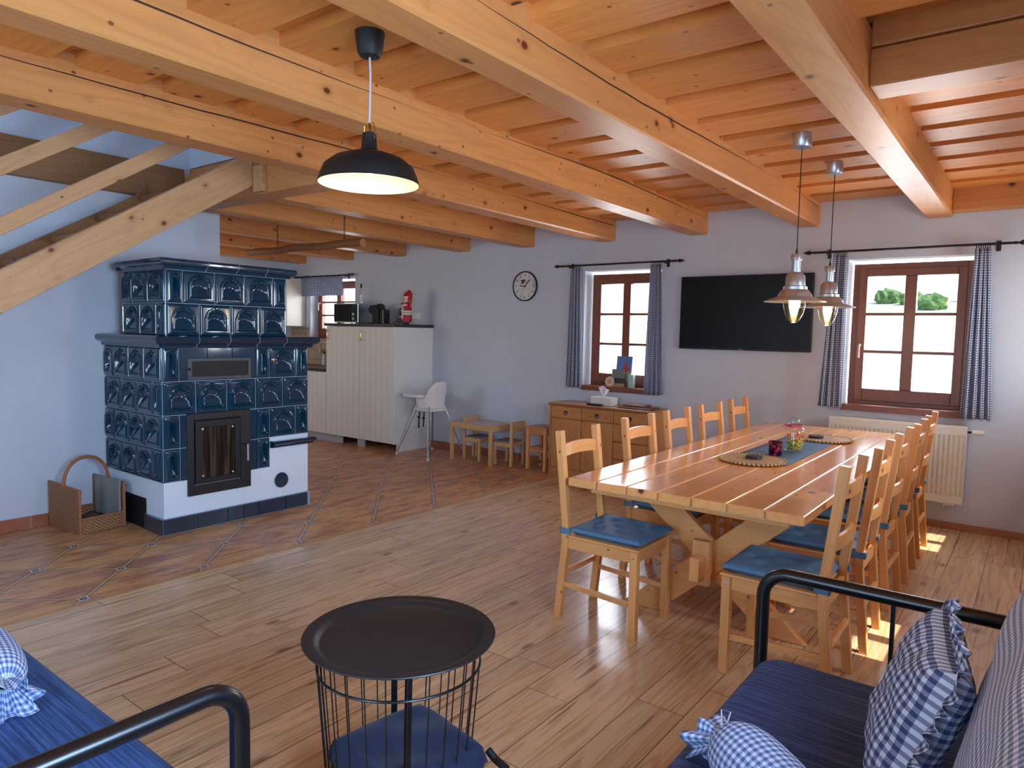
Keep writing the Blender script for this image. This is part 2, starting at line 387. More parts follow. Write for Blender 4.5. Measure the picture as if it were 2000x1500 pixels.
def gingham(name, c_dark, c_mid, c_light, n=60.0, rough=0.9, thin=0.0):
    t = NT(name); s = t.sep(t.uvc())
    a = t.math('FLOOR', t.math('MULTIPLY', t.math('FRACT', t.math('MULTIPLY', s[0], n)), 2.0)); b = t.math('FLOOR', t.math('MULTIPLY', t.math('FRACT', t.math('MULTIPLY', s[1], n)), 2.0))
    k = t.math('ADD', a, b)
    c = t.mix(t.math('MINIMUM', k, 1.0), c_light, c_mid); c = t.mix(t.math('MULTIPLY', a, b), c, c_dark)
    w = t.noise(t.mapv(t.uvc(), scale=(n*9, n*9, 1)), 1.0, 2)
    t.bump(w, 0.2, 0.001)
    if thin:
        tl = t.node('ShaderNodeBsdfTranslucent'); t.put(tl.inputs[0], c); mx = t.node('ShaderNodeMixShader'); mx.inputs[0].default_value = thin
        t.l.new(t.b.outputs[0], mx.inputs[1]); t.l.new(tl.outputs[0], mx.inputs[2]); t.l.new(mx.outputs[0], t.n['Material Output'].inputs[0])
    return t.fin(c, rough, spec=0.15)
cloth_curtain = gingham('blue_grey_gingham', srgb(84, 92, 122), srgb(148, 156, 180), srgb(226, 228, 236), 52, thin=0.3)
cloth_pillow = gingham('navy_gingham', srgb(66, 76, 108), srgb(130, 138, 164), srgb(212, 214, 224), 44)
cloth_back = gingham('grey_white_gingham', srgb(104, 112, 140), srgb(158, 162, 182), srgb(216, 216, 224), 58)
cloth_candy = gingham('light_blue_gingham', srgb(84, 104, 150), srgb(146, 164, 204), srgb(216, 224, 240), 56)
def navy_weave():
    t = NT('navy_woven_cover'); co = t.obj()
    a = t.noise(t.mapv(co, scale=(3, 110, 40)), 1.0, 3, 0.6); f = t.noise(co, 420, 2)
    c = t.mix(t.step(a, 0.35, 0.68), srgb(28, 58, 110), srgb(66, 108, 172)); c = t.mix(t.math('MULTIPLY', t.step(f, 0.3, 0.7), 0.5), c, srgb(24, 46, 92))
    t.bump(t.math('ADD', a, t.math('MULTIPLY', f, 0.5)), 0.5, 0.003)
    return t.fin(c, 0.85, spec=0.2, Sheen_Weight=0.06)
def navy_weave_r():
    t = NT('navy_woven_cover_crosswise'); co = t.obj()
    a = t.noise(t.mapv(co, scale=(110, 3, 40)), 1.0, 3, 0.6); f = t.noise(co, 420, 2)
    c = t.mix(t.step(a, 0.35, 0.68), srgb(38, 54, 96), srgb(76, 98, 150)); c = t.mix(t.math('MULTIPLY', t.step(f, 0.3, 0.7), 0.5), c, srgb(34, 44, 80))
    t.bump(t.math('ADD', a, t.math('MULTIPLY', f, 0.5)), 0.5, 0.003)
    return t.fin(c, 0.85, spec=0.2, Sheen_Weight=0.06)
weave_l = navy_weave(); weave_r = navy_weave_r()
velvet = plain('navy_velvet', srgb(22, 34, 68), 0.85, Sheen_Weight=0.12, bscale=9)
pad_mat = plain('teal_blue_seat_pad', srgb(86, 124, 156), 0.62, bscale=30, spec=0.3, bump=0.1)
runner_mat = plain('blue_table_runner', srgb(70, 100, 136), 0.85, bscale=90, bump=0.4)
def ceramic(name, c1, c2, rough=0.08):
    t = NT(name); n = t.noise(t.obj(), 7, 4); c = t.mix(n, c1, c2)
    return t.fin(c, rough, spec=0.6, Coat_Weight=0.6, Coat_Roughness=0.04)
tile_blue = ceramic('blue_glazed_ceramic', srgb(8, 46, 66), srgb(14, 62, 86))
tile_blue_d = ceramic('dark_blue_glazed_ceramic', srgb(14, 40, 60), srgb(20, 54, 78))
grout_mat = plain('pale_blue_grout', srgb(150, 168, 184), 0.8)
base_white = plain('stove_white_plaster', srgb(222, 232, 242), 0.85, bump=0.15, bscale=20)
def wicker():
    t = NT('wicker'); co = t.obj(); s = t.sep(co)
    row = t.math('MULTIPLY', s[2], 85.0); r = t.math('FLOOR', row)
    a = t.math('SINE', t.math('ADD', t.math('MULTIPLY', t.math('ADD', s[0], s[1]), 190.0), t.math('MULTIPLY', r, PI)))
    b = t.math('SINE', t.math('MULTIPLY', t.math('FRACT', row), PI)); h = t.math('MULTIPLY', b, t.math('ADD', 0.6, t.math('MULTIPLY', a, 0.4)))
    c = t.mix(h, srgb(96, 58, 34), srgb(222, 162, 110)); t.bump(h, 0.9, 0.006)
    return t.fin(c, 0.55)
wicker_mat = wicker()
wicker_rim = plain('wicker_rod', srgb(164, 104, 62), 0.5, bump=0.5, bscale=120)
grey_cloth = plain('worn_grey_lining', srgb(150, 146, 142), 0.9, bump=0.4, bscale=24)
seagrass = None
def sea():
    t = NT('woven_seagrass'); s = t.sep(t.obj()); r = t.math('SQRT', t.math('ADD', t.math('MULTIPLY', s[0], s[0]), t.math('MULTIPLY', s[1], s[1])))
    an = t.math('ARCTAN2', s[1], s[0]); k = t.math('FLOOR', t.math('MULTIPLY', r, 70.0))
    a = t.math('SINE', t.math('ADD', t.math('MULTIPLY', an, 46.0), t.math('MULTIPLY', k, 2.1))); b = t.math('SINE', t.math('MULTIPLY', t.math('FRACT', t.math('MULTIPLY', r, 70.0)), PI))
    h = t.math('MULTIPLY', b, t.math('ADD', 0.6, t.math('MULTIPLY', a, 0.4)))
    c = t.mix(h, srgb(136, 96, 60), srgb(216, 184, 136)); t.bump(h, 0.8, 0.005); return t.fin(c, 0.7)
seagrass = sea()
green_m = plain('green_plastic', srgb(40, 130, 90), 0.35)
red_m = plain('red_glaze', srgb(186, 28, 44), 0.5)
skin_m = plain('face_paint', srgb(226, 186, 160), 0.6)
fur_m = plain('white_trim', srgb(234, 230, 228), 0.9)
grass_m = plain('sunlit_meadow', srgb(206, 210, 176), 0.95, bscale=0.6)
hedge_m = plain('pale_green_shrubs', srgb(70, 100, 50), 0.95, bscale=2)

# ------------------------------------------------------------------ room shell
XL, XR, YW, YB = -5.83, 0.30, 6.54, -1.60      # left wall, right wall, window wall, wall behind the camera
ZB, ZT = 2.49, 2.745                            # underside and top of the beams
STR = -4.01                                     # where the laminate meets the tiles
TW = 0.45                                       # wall thickness
WIN = [(-1.365, -0.435, 0.93, 2.19), (-4.0, -3.10, 0.93, 2.19), (-8.82, -7.80, 1.36, 2.24)]   # openings in the window wall

def wall_with_openings(name, axis, a0, a1, pos, thick, z0, z1, ops, mat):
    """wall in the plane axis=pos, from a0 to a1 along the other axis; ops = (b0,b1,zb,zt)"""
    mb = MB(); cuts = sorted(set([a0, a1] + [o[0] for o in ops] + [o[1] for o in ops]))
    p0, p1 = sorted((pos, pos+thick))
    def bx(u0, u1, w0, w1):
        if axis == 'y': mb.box(u0, u1, p0, p1, w0, w1)
        else: mb.box(p0, p1, u0, u1, w0, w1)
    for u0, u1 in zip(cuts[:-1], cuts[1:]):
        op = [o for o in ops if o[0] <= u0+1e-6 and o[1] >= u1-1e-6]
        if op: bx(u0, u1, z0, op[0][2]); bx(u0, u1, op[0][3], z1)
        else: bx(u0, u1, z0, z1)
    return struct(mb.build(name, mat))
wall_with_openings('wall_window', 'y', -9.60, XR+TW, YW, TW, 0, 3.0, WIN, wall_mat)
RW = [(0.10, 1.45, 0.85, 2.20), (3.44, 4.20, 1.00, 2.19), (5.60, 6.36, 1.00, 2.19)]
wall_with_openings('wall_right', 'x', YB-TW, YW, XR, TW, 0, 3.0, RW, wall_mat)
BW = [(-2.0, -0.4, 0.55, 2.2), (-4.65, -3.15, 0.85, 2.2)]  # unseen back windows, added to let cool daylight in from behind
wall_with_openings('wall_back', 'y', XL, XR, YB, -TW, 0, 3.0, BW, wall_mat)
struct(MB().box(XL-0.3, XL, YB-TW, 3.13, 0, 5.2).build('wall_left', wall_mat))
struct(MB().box(-6.55, -6.03, 3.13, 3.48, 0, 2.745).build('wall_chimney', wall_mat))
struct(MB().box(-9.60, -9.30, 2.2, YW, 0, 3.0).build('wall_kitchen', wall_mat))
wall_with_openings('wall_kitchen_front', 'y', -9.60, XL-0.3, 2.5, -0.3, 0, 3.0, [(-8.6, -6.9, 0.9, 2.3)], wall_mat)
# floors
struct(MB().box(STR+0.012, XR, YB, YW, -0.05, 0).build('floor', laminate_mat))
struct(MB().box(-9.6, STR-0.012, YB, YW, -0.05, 0).build('floor_tiles', tile_mat))
struct(MB().box(STR-0.012, STR+0.012, YB, YW, -0.05, 0.004).build('trim_1', plain('pale_joint_strip', srgb(196, 150, 100), 0.4)))
# skirting
struct(MB().box(XL, XL+0.012, YB, 2.37, 0, 0.09).build('baseboard_left', skirt_mat))
struct(MB().box(-6.27, STR-0.012, YW-0.012, YW, 0, 0.09).build('baseboard_kitchen', skirt_mat))
struct(MB().box(STR+0.012, XR, YW-0.016, YW, 0, 0.055).build('baseboard_window', wood('skirting_oak', 0, srgb(176, 122, 92), srgb(140, 88, 62), None, 0.4, knots=False)))

# main beams, running towards the window wall
BX = [-0.62, -1.617, -2.635, -3.64, -4.685, -5.657, -6.775, -7.827, -8.921]
BWD = [0.185, 0.175, 0.19, 0.20, 0.19, 0.19, 0.20, 0.20, 0.20]
def beam(k, x1, w, y0, y1, mat=wood_beam_y):
    mb = MB(); mb.tone = k*0.37+0.11
    n = 14; pts = []
    rs = random.Random(k)
    # slightly hand hewn lower arrises
    for i in range(n+1):
        y = y0+(y1-y0)*i/n; c = 0.008+0.006*rs.random()
        pts.append((y, c))
    rings = []
    for y, c in pts:
        rings.append([(x1-w, y, ZT), (x1-w, y, ZB+c), (x1-w+c, y, ZB), (x1-c, y, ZB), (x1, y, ZB+c), (x1, y, ZT)])
    vs = [p for r in rings for p in r]; fs = []
    for i in range(n):
        for j in range(6): fs.append((i*6+j, i*6+(j+1) % 6, (i+1)*6+(j+1) % 6, (i+1)*6+j))
    fs += [tuple(range(5, -1, -1)), tuple(n*6+j for j in range(6))]
    mb.add(vs, fs)
    o = mb.build('trim_%d' % (k+2), mat); return struct(o)
YS = [YB]*4+[3.23, 3.23, 3.23-0.7, 2.5, 2.5]
for k, (x1, w) in enumerate(zip(BX, BWD)):
    beam(k, x1, w, YS[k] if k < 6 else 2.5, YW)
# long drying crack on the face of each near beam
crack_mat = plain('drying_crack', srgb(70, 38, 22), 0.9)
for k, (zc, wob) in enumerate([(2.60, 0.010), (2.645, 0.02), (2.66, 0.024), (2.655, 0.012)]):
    if k == 0: continue
    x1 = BX[k]; rs = random.Random(40+k)
    mb = MB(); y = YB+1.2; segs = []
    while y < YW-0.05:
        segs.append((y, zc+wob*math.sin(y*1.3+k)+0.004*rs.random(), max(0.0004, 0.0055*abs(math.sin(y*0.8+k*2))-0.001))); y += 0.16
    for (ya, za, ta), (yb, zb, tb) in zip(segs[:-1], segs[1:]):
        mb.add([(x1+0.0015, ya, za-ta), (x1+0.0015, yb, zb-tb), (x1+0.0015, yb, zb+tb), (x1+0.0015, ya, za+ta)], [(0, 1, 2, 3)])
    o = mb.build('crack', crack_mat, [b for b in C.objects if b.name == 'trim_%d' % (k+2)][0])
# trimmers
def trimmer(nm, x0, x1, y0, y1, z0, z1, tone, mat=wood_beam_x, bev=0.006):
    mb = MB(); mb.tone = tone; mb.box(x0, x1, y0, y1, z0, z1); return struct(mb.build(nm, mat, bevel=bev))
trimmer('trim_20', XL, BX[3]-0.20, 3.02, 3.22, ZB, ZT, 0.3)
trimmer('trim_21', BX[0], XR, 3.15, 3.34, ZB+0.03, 2.668, 0.52)
trimmer('trim_22', BX[0], XR, 3.15, 3.34, 2.676, 2.82, 0.74)
trimmer('trim_23', BX[0], XR, YW-0.14, YW, 2.515, ZT, 0.9)
trimmer('trim_24', XL, XL+0.07, YB, 3.02, 2.53, 2.80, 0.15, wood_dark_y)
# board ceiling: lower boards let in between the beams, upper boards over the gaps
cb = MB(); rs = random.Random(3)
bays = [(BX[0], XR, YB, YW)]
for k in range(8):
    bays.append((BX[k+1], BX[k]-BWD[k], YB if k < 3 else 3.23, YW))
bays.append((-9.6, BX[8]-0.2, 2.5, YW))
for bi, (x0, x1, y0, y1) in enumerate(bays):
    if x1-x0 < 0.05: continue
    m = -12
    while True:
        ya = 2.597+0.4*m; m += 1
        if ya > y1: break
        w = 0.285+0.02*(rs.random()-0.5)
        a, b = max(ya, y0), min(ya+w, y1)
        if b-a > 0.02:
            if bi == 0 and ya < 3.34 and ya+w > 3.15: continue
            cb.tone = rs.random(); cb.box(x0, x1, a, b, 2.690, 2.744)
cb.tone = 0.5
m = -12
while 2.597+0.4*m < YW+0.4:      # upper boards
    ya = 2.597+0.4*m+0.26; m += 1
    for (x0, x1) in ((STR+0.17, 0.30), (-9.6, STR+0.17)):
        if x1 < 0 and ya < 3.1: continue
        cb.tone = rs.random(); cb.box(x0, x1, ya, ya+0.165, 2.7455, 2.775)
cb.box(-3.84, 0.75, YB-0.4, YW+0.4, 2.776, 2.82); cb.box(-9.6, -3.84, 3.1, YW+0.4, 2.776, 2.82)
struct(cb.build('ceiling', wood_board))
# stairwell above: walls and roof of the upper floor
struct(MB().box(-3.84, -3.66, YB-TW, 3.2, 2.83, 5.2).build('wall_upper_right', wall_mat))
struct(MB().box(XL, -3.84, 3.1, 3.25, 2.83, 5.2).build('wall_upper_end', wall_mat))
struct(MB().box(XL, -3.84, YB-TW, YB, 3.0, 5.2).build('wall_upper_back', wall_mat))
mb = MB(); mb.box(XL-0.3, -3.66, 0.8, 3.25, 5.0, 5.15); mb.box(XL-0.3, -3.66, YB-TW, -0.4, 5.0, 5.15); mb.box(XL-0.3, -5.4, -0.4, 0.8, 5.0, 5.15); mb.box(-4.2, -3.66, -0.4, 0.8, 5.0, 5.15)
struct(mb.build('ceiling_upper', wall_mat))

# ------------------------------------------------------------------ windows
def window(nm, c, w, z0, z1, facing, div=True, handle=True, casements=2):
    """frame filling an opening; local x along the wall, local y out of the room, origin at mid bottom"""
    root = bpy.data.objects.new(nm, None); C.objects.link(root); root.location = (c[0], c[1], z0); root.rotation_euler = (0, 0, facing); struct(root)
    H = z1-z0; fr = MB(); hw = w/2
    fr.box(-hw, -hw+0.055, 0, 0.07, 0, H); fr.box(hw-0.055, hw, 0, 0.07, 0, H); fr.box(-hw+0.055, hw-0.055, 0, 0.07, H-0.055, H); fr.box(-hw+0.055, hw-0.055, 0, 0.07, 0, 0.06)
    fr.build('window_frame', wood_win, root, bevel=0.004)
    sa = MB(); a = hw-0.05
    sa.box(-a, -a+0.065, -0.018, 0.05, 0.05, H-0.045); sa.box(a-0.065, a, -0.018, 0.05, 0.05, H-0.045)
    sa.box(-a+0.065, a-0.065, -0.018, 0.05, H-0.11, H-0.045); sa.box(-a+0.065, a-0.065, -0.018, 0.05, 0.05, 0.155)
    sa.box(-0.044, 0.044, -0.018, 0.05, 0.155, H-0.11)
    sa.build('sash', wood_win, root, bevel=0.005)
    g0, g1 = 0.155, H-0.11
    mu = MB()
    for k in (1, 2):
        z = g0+(g1-g0)*k/3; mu.box(-a+0.065, -0.044, -0.006, 0.03, z-0.013, z+0.013); mu.box(0.044, a-0.065, -0.006, 0.03, z-0.013, z+0.013)
    mu.build('glazing_bar', wood_win, root, bevel=0.003)
    for s_ in (-1, 1):
        MB().box(min(s_*0.044, s_*(a-0.065)), max(s_*0.044, s_*(a-0.065)), 0.012, 0.018, g0, g1).build('pane', pane_mat, root)
    if handle:
        h = MB(); hx = -a+0.032
        h.lathe([(0.0, 0), (0.014, 0), (0.014, 0.01), (0, 0.01)], n=14)
        h.xform(Matrix.Translation((hx, -0.018, 0.53)) @ Matrix.Rotation(PI/2, 4, 'X'))
        h.tube([(hx, -0.02, 0.53), (hx, -0.055, 0.53), (hx, -0.06, 0.52), (hx, -0.06, 0.42)], 0.009, 10)
        h.build('window_handle', plain('cream_metal_handle', srgb(214, 196, 168), 0.35), root, smooth=True)
    return root
for i, (x0, x1, z0, z1) in enumerate(WIN):
    r = window('window_%d' % (i+1), ((x0+x1)/2, YW+0.14), x1-x0-0.04 if i < 2 else x1-x0, z0, z1-0.03, 0, handle=(i != 1))
    if i < 2:
        sl = MB(); sl.box(x0, x1, YW-0.0, YW+0.139, z0-0.0, z0+0.022) ; sl.box(x0-0.0, x1+0.03, YW-0.035, YW-0.001, z0-0.03, z0+0.022)
        sl.xform(r.matrix_basis.inverted()); sl.build('window_sill', wood_win, r, bevel=0.004)
for i, (y0, y1, z0, z1) in enumerate(RW):
    window('window_%d' % (i+4), (XR+0.14, (y0+y1)/2), y1-y0, z0, z1, -PI/2, handle=False)
for i, (x0, x1, z0, z1) in enumerate(BW):
    window('window_%d' % (i+7), ((x0+x1)/2, YB-0.14), x1-x0, z0, z1, PI, handle=False)
window('window_9', (-7.75, 2.36), 1.7, 0.9, 2.3, PI, handle=False)  # unseen window added so that light reaches the kitchen cabinets
# unseen eave board added outside the right wall to narrow the floor's sun strip
struct(MB().box(0.9, 1.14, -3, 9, 2.24, 2.30).build('trim_30', wood_beam_y))

# ------------------------------------------------------------------ landscape outside
def hill_fn(u, v):
    x = -70+110*u; y = 9+80*v
    z = -1.2+ (v**0.9)*11.5 + 2.0*math.sin(u*7)*v + 0.8*math.sin(u*17+v*9)*v
    return (x, y, z)
o = MB().grid(hill_fn, 60, 40).build('hillside', grass_m, smooth=True); struct(o)
struct(MB().box(-70, 60, -60, 9.5, -1.3, -1.2).build('ground_outside', grass_m))
def shrub(x, y, z, r, seed, label):
    rs = random.Random(seed); bm = bmesh.new(); bmesh.ops.create_icosphere(bm, subdivisions=3, radius=r)
    for v in bm.verts: v.co *= 0.75+0.5*rs.random(); v.co.z *= 0.8
    me = bpy.data.meshes.new('shrub'); bm.to_mesh(me); bm.free(); me.materials.append(hedge_m)
    ob = bpy.data.objects.new('shrub', me); C.objects.link(ob); ob.location = (x, y, z); return tag(ob, label, 'shrub', 'shrubs on the far slope')
SH = ['first', 'second', 'third', 'fourth', 'fifth', 'sixth', 'seventh', 'eighth', 'ninth', 'tenth']
for i in range(10):
    y = 40+2.2*math.sin(i*2.3); x = -10.2+i*1.2
    h_ = hill_fn((x+70)/110, (y-9)/80)[2]
    shrub(x, y, h_+0.28, 0.46+0.14*abs(math.sin(i*1.7)), i, 'green shrub on the bright slope seen through the right window, %s from the left' % SH[i])

# ------------------------------------------------------------------ staircase at the left
def stairs():
    t = thing('staircase', 'open pine staircase with slatted railing rising to the ceiling at the left', 'staircase', (-4.72, 0, 0))
    sl = 0.628; yt = 2.985
    zb = lambda y: 2.548-sl*(yt-y)      # lower edge of the outer stringer
    x0 = 0.0
    y0 = yt-2.548/sl
    hgt = 0.245
    mb = MB(); mb.tone = 0.2
    pr = [(x0, y0+0.02, 0.0), (x0, yt, zb(yt)), (x0, yt, ZT-0.01), (x0, yt-(zb(yt)+hgt-ZT)/sl*0-0.06, ZT-0.01), (x0, y0-hgt/sl, 0.0)]
    ztop = ZT-0.01; ya = yt-(zb(yt)+hgt-ztop)/sl
    pr = [(x0, y0, 0.0), (x0, yt, zb(yt)), (x0, yt, ztop), (x0, ya, ztop), (x0, y0-hgt/sl, 0.0)]
    mb.prism(pr, (-0.075, 0, 0)); mb.build('stringer', wood_slope, t, bevel=0.004)
    # wall side stringer stands higher, cut around the treads
    mb = MB(); mb.tone = 0.8
    xb = XL+4.72+0.085
    zz = lambda y: 2.02-sl*(1.70-y)
    mb.prism([(xb, -0.9, zz(-0.9)-0.30), (xb, 2.7, zz(2.7)-0.30), (xb, 2.7, min(zz(2.7), 2.68)), (xb, 2.62, 2.52), (xb, -0.9, zz(-0.9))], (-0.04, 0, 0)); mb.build('wall_stringer', wood_tread, t, bevel=0.004)
    n = 14; rise = 2.78/n; go = rise/sl
    for k in range(1, n):
        z = rise*k; y = yt-(n-k)*go
        mb = MB(); mb.tone = k*0.13
        mb.box(xb, -0.0755, y-0.02, y+0.19, z-0.105, z-0.06)
        mb.build('tread', wood_tread, t, bevel=0.006)
    # end plate where the stringer meets the trimmer
    mb = MB(); mb.tone = 0.6; mb.box(0.0, 0.13, 2.985, 3.019, 2.50, 2.489+0.2); mb.build('end_block', wood_stair_y, t, bevel=0.003)
    for k, (za, zc) in enumerate([(1.985, 2.092), (2.312, 2.418), (2.64, 2.745)]):
        mb = MB(); mb.tone = 0.4+k*0.1
        f = lambda y, z: z+sl*1.045*(y-1.40)
        mb.prism([(x0+0.0, -1.2, f(-1.2, za)), (x0, 3.0, f(3.0, za)), (x0, 3.0, f(3.0, zc)), (x0, -1.2, f(-1.2, zc))], (-0.035, 0, 0))
        mb.build('railing', wood_slope, t, bevel=0.006)
    return t
stairs()

# ------------------------------------------------------------------ tiled stove
TS = 0.245
def relief(mb, org, ux, uz, nrm, w, h, kind, nu=40, nv=40):
    """relief tile, org = lower left corner, ux, uz unit axes, nrm outwards"""
    org = Vector(org); ux = Vector(ux); uz = Vector(uz); nrm = Vector(nrm); g = 0.0035
    if kind == 'half': nu = 22
    if kind == 'plain': nu = nv = 2
    rw = w/2-0.035 if kind == 'full' else w/2-0.030
    def hf(x, z):
        e = min(x, w-x, z, h-z)
        if kind == 'plain': return 0.010
        base = 0.012*min(1, e/0.010)
        cx = x-w/2; zb_, zt_ = 0.035, h-0.030
        if kind == 'half' and h > 0.2 and rw < 0.035: arch = True
        top = zt_-rw
        if z > top: d = rw-math.hypot(cx, z-top)
        else: d = min(rw-abs(cx), z-zb_)
        # frame groove, ridge, inner ridge, recess
        if d < -0.004: hh = base + (0.004 if e > 0.016 else 0)
        elif d < 0.006: hh = base+0.014
        elif d < 0.012: hh = base+0.004
        elif d < 0.018: hh = base+0.009
        else:
            dd = min(1, (d-0.018)/0.012); q = min(1, abs(cx)/max(0.01, rw-0.018))
            zz_ = max(0.0, (z-(top-0.01))/max(0.01, rw-0.008)); q = min(1.0, math.hypot(q, zz_))
            hh = base+0.004-dd*0.034*math.sqrt(max(0.0, 1-q*q))     # half-round niche
            f = (z-zb_-0.018)/(h*0.34)
            if f < 1: hh = max(hh, base+0.003-0.032*f*dd)            # sloping foot of the niche
        return hh
    def axis(L, n):
        a = [0.0, 0.0022, 0.0036]; b = [L-0.0036, L-0.0022, L]
        return a+[0.0036+(L-0.0072)*k/n for k in range(1, n)]+b
    if kind == 'plain': nu = nv = 3
    xs, zs = axis(w, nu), axis(h, nv); NZ = len(zs); vs = []; fs = []; gs = []
    for i, x in enumerate(xs):
        for j, z in enumerate(zs):
            e = min(i, len(xs)-1-i, j, NZ-1-j)
            k = 0.0 if e == 0 else (0.0005 if e == 1 else hf(x, z))
            vs.append(org+ux*x+uz*z+nrm*k)
    for i in range(len(xs)-1):
        for j in range(NZ-1):
            q = (i*NZ+j, (i+1)*NZ+j, (i+1)*NZ+j+1, i*NZ+j+1)
            (gs if min(i, len(xs)-2-i, j, NZ-2-j) == 0 else fs).append(q)
    mb.mi = 0; mb.add(vs, fs); o_ = len(mb.v)-len(vs)
    for q in gs: mb.f.append([k+o_ for k in q]); mb.t.append(0); mb.m.append(1)

def course(mb, org, ux, nrm, seq, h, x0=0.0):
    x = x0
    for kind, w in seq:
        if kind != 'skip': relief(mb, Vector(org)+Vector(ux)*x, ux, (0, 0, 1), nrm, w, h, kind)
        x += w
def cornice_profile(depth, h):
    # (outward, z) quarter-round cornice
    return [(0, 0), (depth*0.35, 0), (depth*0.42, h*0.25), (depth*0.62, h*0.33), (depth*0.85, h*0.42), (depth*0.98, h*0.58), (depth, h*0.74), (depth*0.93, h*0.90), (depth*0.78, h*1.0), (0, h)]
def cornice(mb, x0, x1, y0, y1, z, depth, h, sides='lfr'):
    """moulding round left (-y), front (+x), right (+y) of a block"""
    prof = cornice_profile(depth, h); rings = []
    for o, zz in prof:
        rings.append([(x0, y0-o, z+zz), (x1+o, y0-o, z+zz), (x1+o, y1+o, z+zz), (x0, y1+o, z+zz)])
    for a, b in zip(rings[:-1], rings[1:]):
        for i in range(3): mb.add([a[i], a[i+1], b[i+1], b[i]], [(0, 1, 2, 3)])
    t = rings[-1]; mb.add([(x0, y0, z+h), (x1, y0, z+h), (x1, y1, z+h), (x0, y1, z+h)], [(0, 1, 2, 3)])
def stove():
    t = thing('tiled_stove', 'large blue glazed tiled stove with black fire door against the left wall', 'stove', (0, 0, 0))
    X1 = -4.93; Y0, Y1 = 2.40, 3.625; XW = XL+0.002
    # white plastered base
    mb = MB(); mb.box(XW, X1, Y0, Y1, 0.10, 0.375); mb.box(XW, X1, 3.2575, Y1, 0.375, 0.6175); mb.box(XW, X1-0.036, Y0+0.036, 3.2575, 0.375, 0.6175); mb.box(XW, -5.54, Y0, Y1, 0.0, 0.10); mb.box(-5.54, -5.19, Y0+0.02, Y1, 0, 0.10)
    mb.build('plastered_base', base_white, t)
    # plinth tiles
    mb = MB(); x = 0
    for w in (0.245, 0.245, 0.135, 0.135, 0.245, 0.22): relief(mb, (X1+0.012, Y0-0.015+x, 0.002), (0, 1, 0), (0, 0, 1), (1, 0, 0), w, 0.115, 'plain'); x += w
    relief(mb, (-5.19, Y0-0.012, 0.002), (1, 0, 0), (0, 0, 1), (0, -1, 0), 0.27, 0.115, 'plain')
    relief(mb, (X1, Y1+0.012, 0.002), (-1, 0, 0), (0, 0, 1), (0, 1, 0), 0.245, 0.115, 'plain')
    mb.build('plinth_tiles', [tile_blue_d, grout_mat], t)
    mb = MB(); mb.box(-5.19, X1+0.013, Y0-0.012, Y1+0.012, 0, 0.118); mb.build('plinth', grout_mat, t)
    # wood store opening with grate
    mb = MB(); mb.box(-5.54, -5.192, Y0-0.006, Y0-0.001, 0.0, 0.228)
    for k in range(9): mb.box(-5.53, -5.2, Y0-0.012, Y0-0.006, 0.012+k*0.024, 0.020+k*0.024)
    mb.build('side_grate', black_matt, t)
    # body core
    mb = MB(); mb.box(XW, X1-0.036, Y0+0.036, Y1, 0.6175, 1.345)
    mb.build('body_core', grout_mat, t)
    H, F, P = ('half', TS/2), ('full', TS), 'plain'
    rows = [0.375, 0.6175, 0.86, 1.1025]; rh = 0.2425
    mb = MB()
    UF, NF = (0, 1, 0), (1, 0, 0)
    course(mb, (X1, Y0, rows[0]), UF, NF, [H, (P, 0.06), ('skip', 0.495), (P, 0.0575), H], rh)
    course(mb, (X1, Y0, rows[1]), UF, NF, [H, (P, 0.06), ('skip', 0.495), (P, 0.0575), H, F, H], rh)
    course(mb, (X1, Y0, rows[2]), UF, NF, [F]*5, rh)
    course(mb, (X1, Y0, rows[3]), UF, NF, [H, (P, 0.21), (P, 0.20), (P, 0.2025), H, F, H], rh)
    # side facing the camera, tiles counted from the front corner
    US, NS = (-1, 0, 0), (0, -1, 0)
    def side(z, seq, y, x1, xmin, hh):
        x = 0
        for kind, w in seq:
            if x1-x-w < xmin: w = x1-x-xmin
            if w < 0.03: break
            relief(mb, (x1-x-w, y, z), (1, 0, 0), (0, 0, 1), NS, w, hh, 'full' if w > 0.2 else 'half'); x += w
    for k, z in enumerate(rows): side(z, ([F]*5 if k in (1, 3) else [H]+[F]*5), Y0, X1, XW, rh)
    mb.build('body_tiles', [tile_blue, grout_mat], t, smooth=True, normals=True)
    # upper block
    UX0, UY0, UY1 = -5.58, 2.435, 3.415
    c = MB(); c.box(UX0, X1-0.036, UY0+0.036, UY1, 1.43, 1.90); c.build('upper_core', grout_mat, t)
    mb = MB(); ch = 0.235
    course(mb, (X1, UY0, 1.43), UF, NF, [F]*4, ch)
    course(mb, (X1, UY0, 1.43+ch), UF, NF, [H, F, F, F, H], ch)
    side(1.43, [H]+[F]*4, UY0, X1, UX0, ch); side(1.43+ch, [F]*4, UY0, X1, UX0, ch)
    mb.build('upper_tiles', [tile_blue, grout_mat], t, smooth=True)
    mb = MB(); cornice(mb, XW, X1, Y0, Y1, 1.345, 0.075, 0.088); mb.build('middle_cornice', tile_blue_d, t, smooth=True)
    mb = MB(); cornice(mb, UX0, X1, UY0, UY1, 1.90, 0.065, 0.075); mb.add([(UX0, UY0-0.05, 1.905), (UX0, UY1+0.05, 1.905), (UX0, UY1+0.05, 1.975), (UX0, UY0-0.05, 1.975)], [(0, 1, 2, 3)]); mb.build('top_cornice', tile_blue, t, smooth=True)
    mb = MB()
    prof = cornice_profile(0.07, 0.055); rr = [[(X1, 3.262, 0.532+z), (X1+o, 3.262, 0.532+z), (X1+o, Y1+0.04, 0.532+z), (X1, Y1+0.04, 0.532+z)] for o, z in prof]
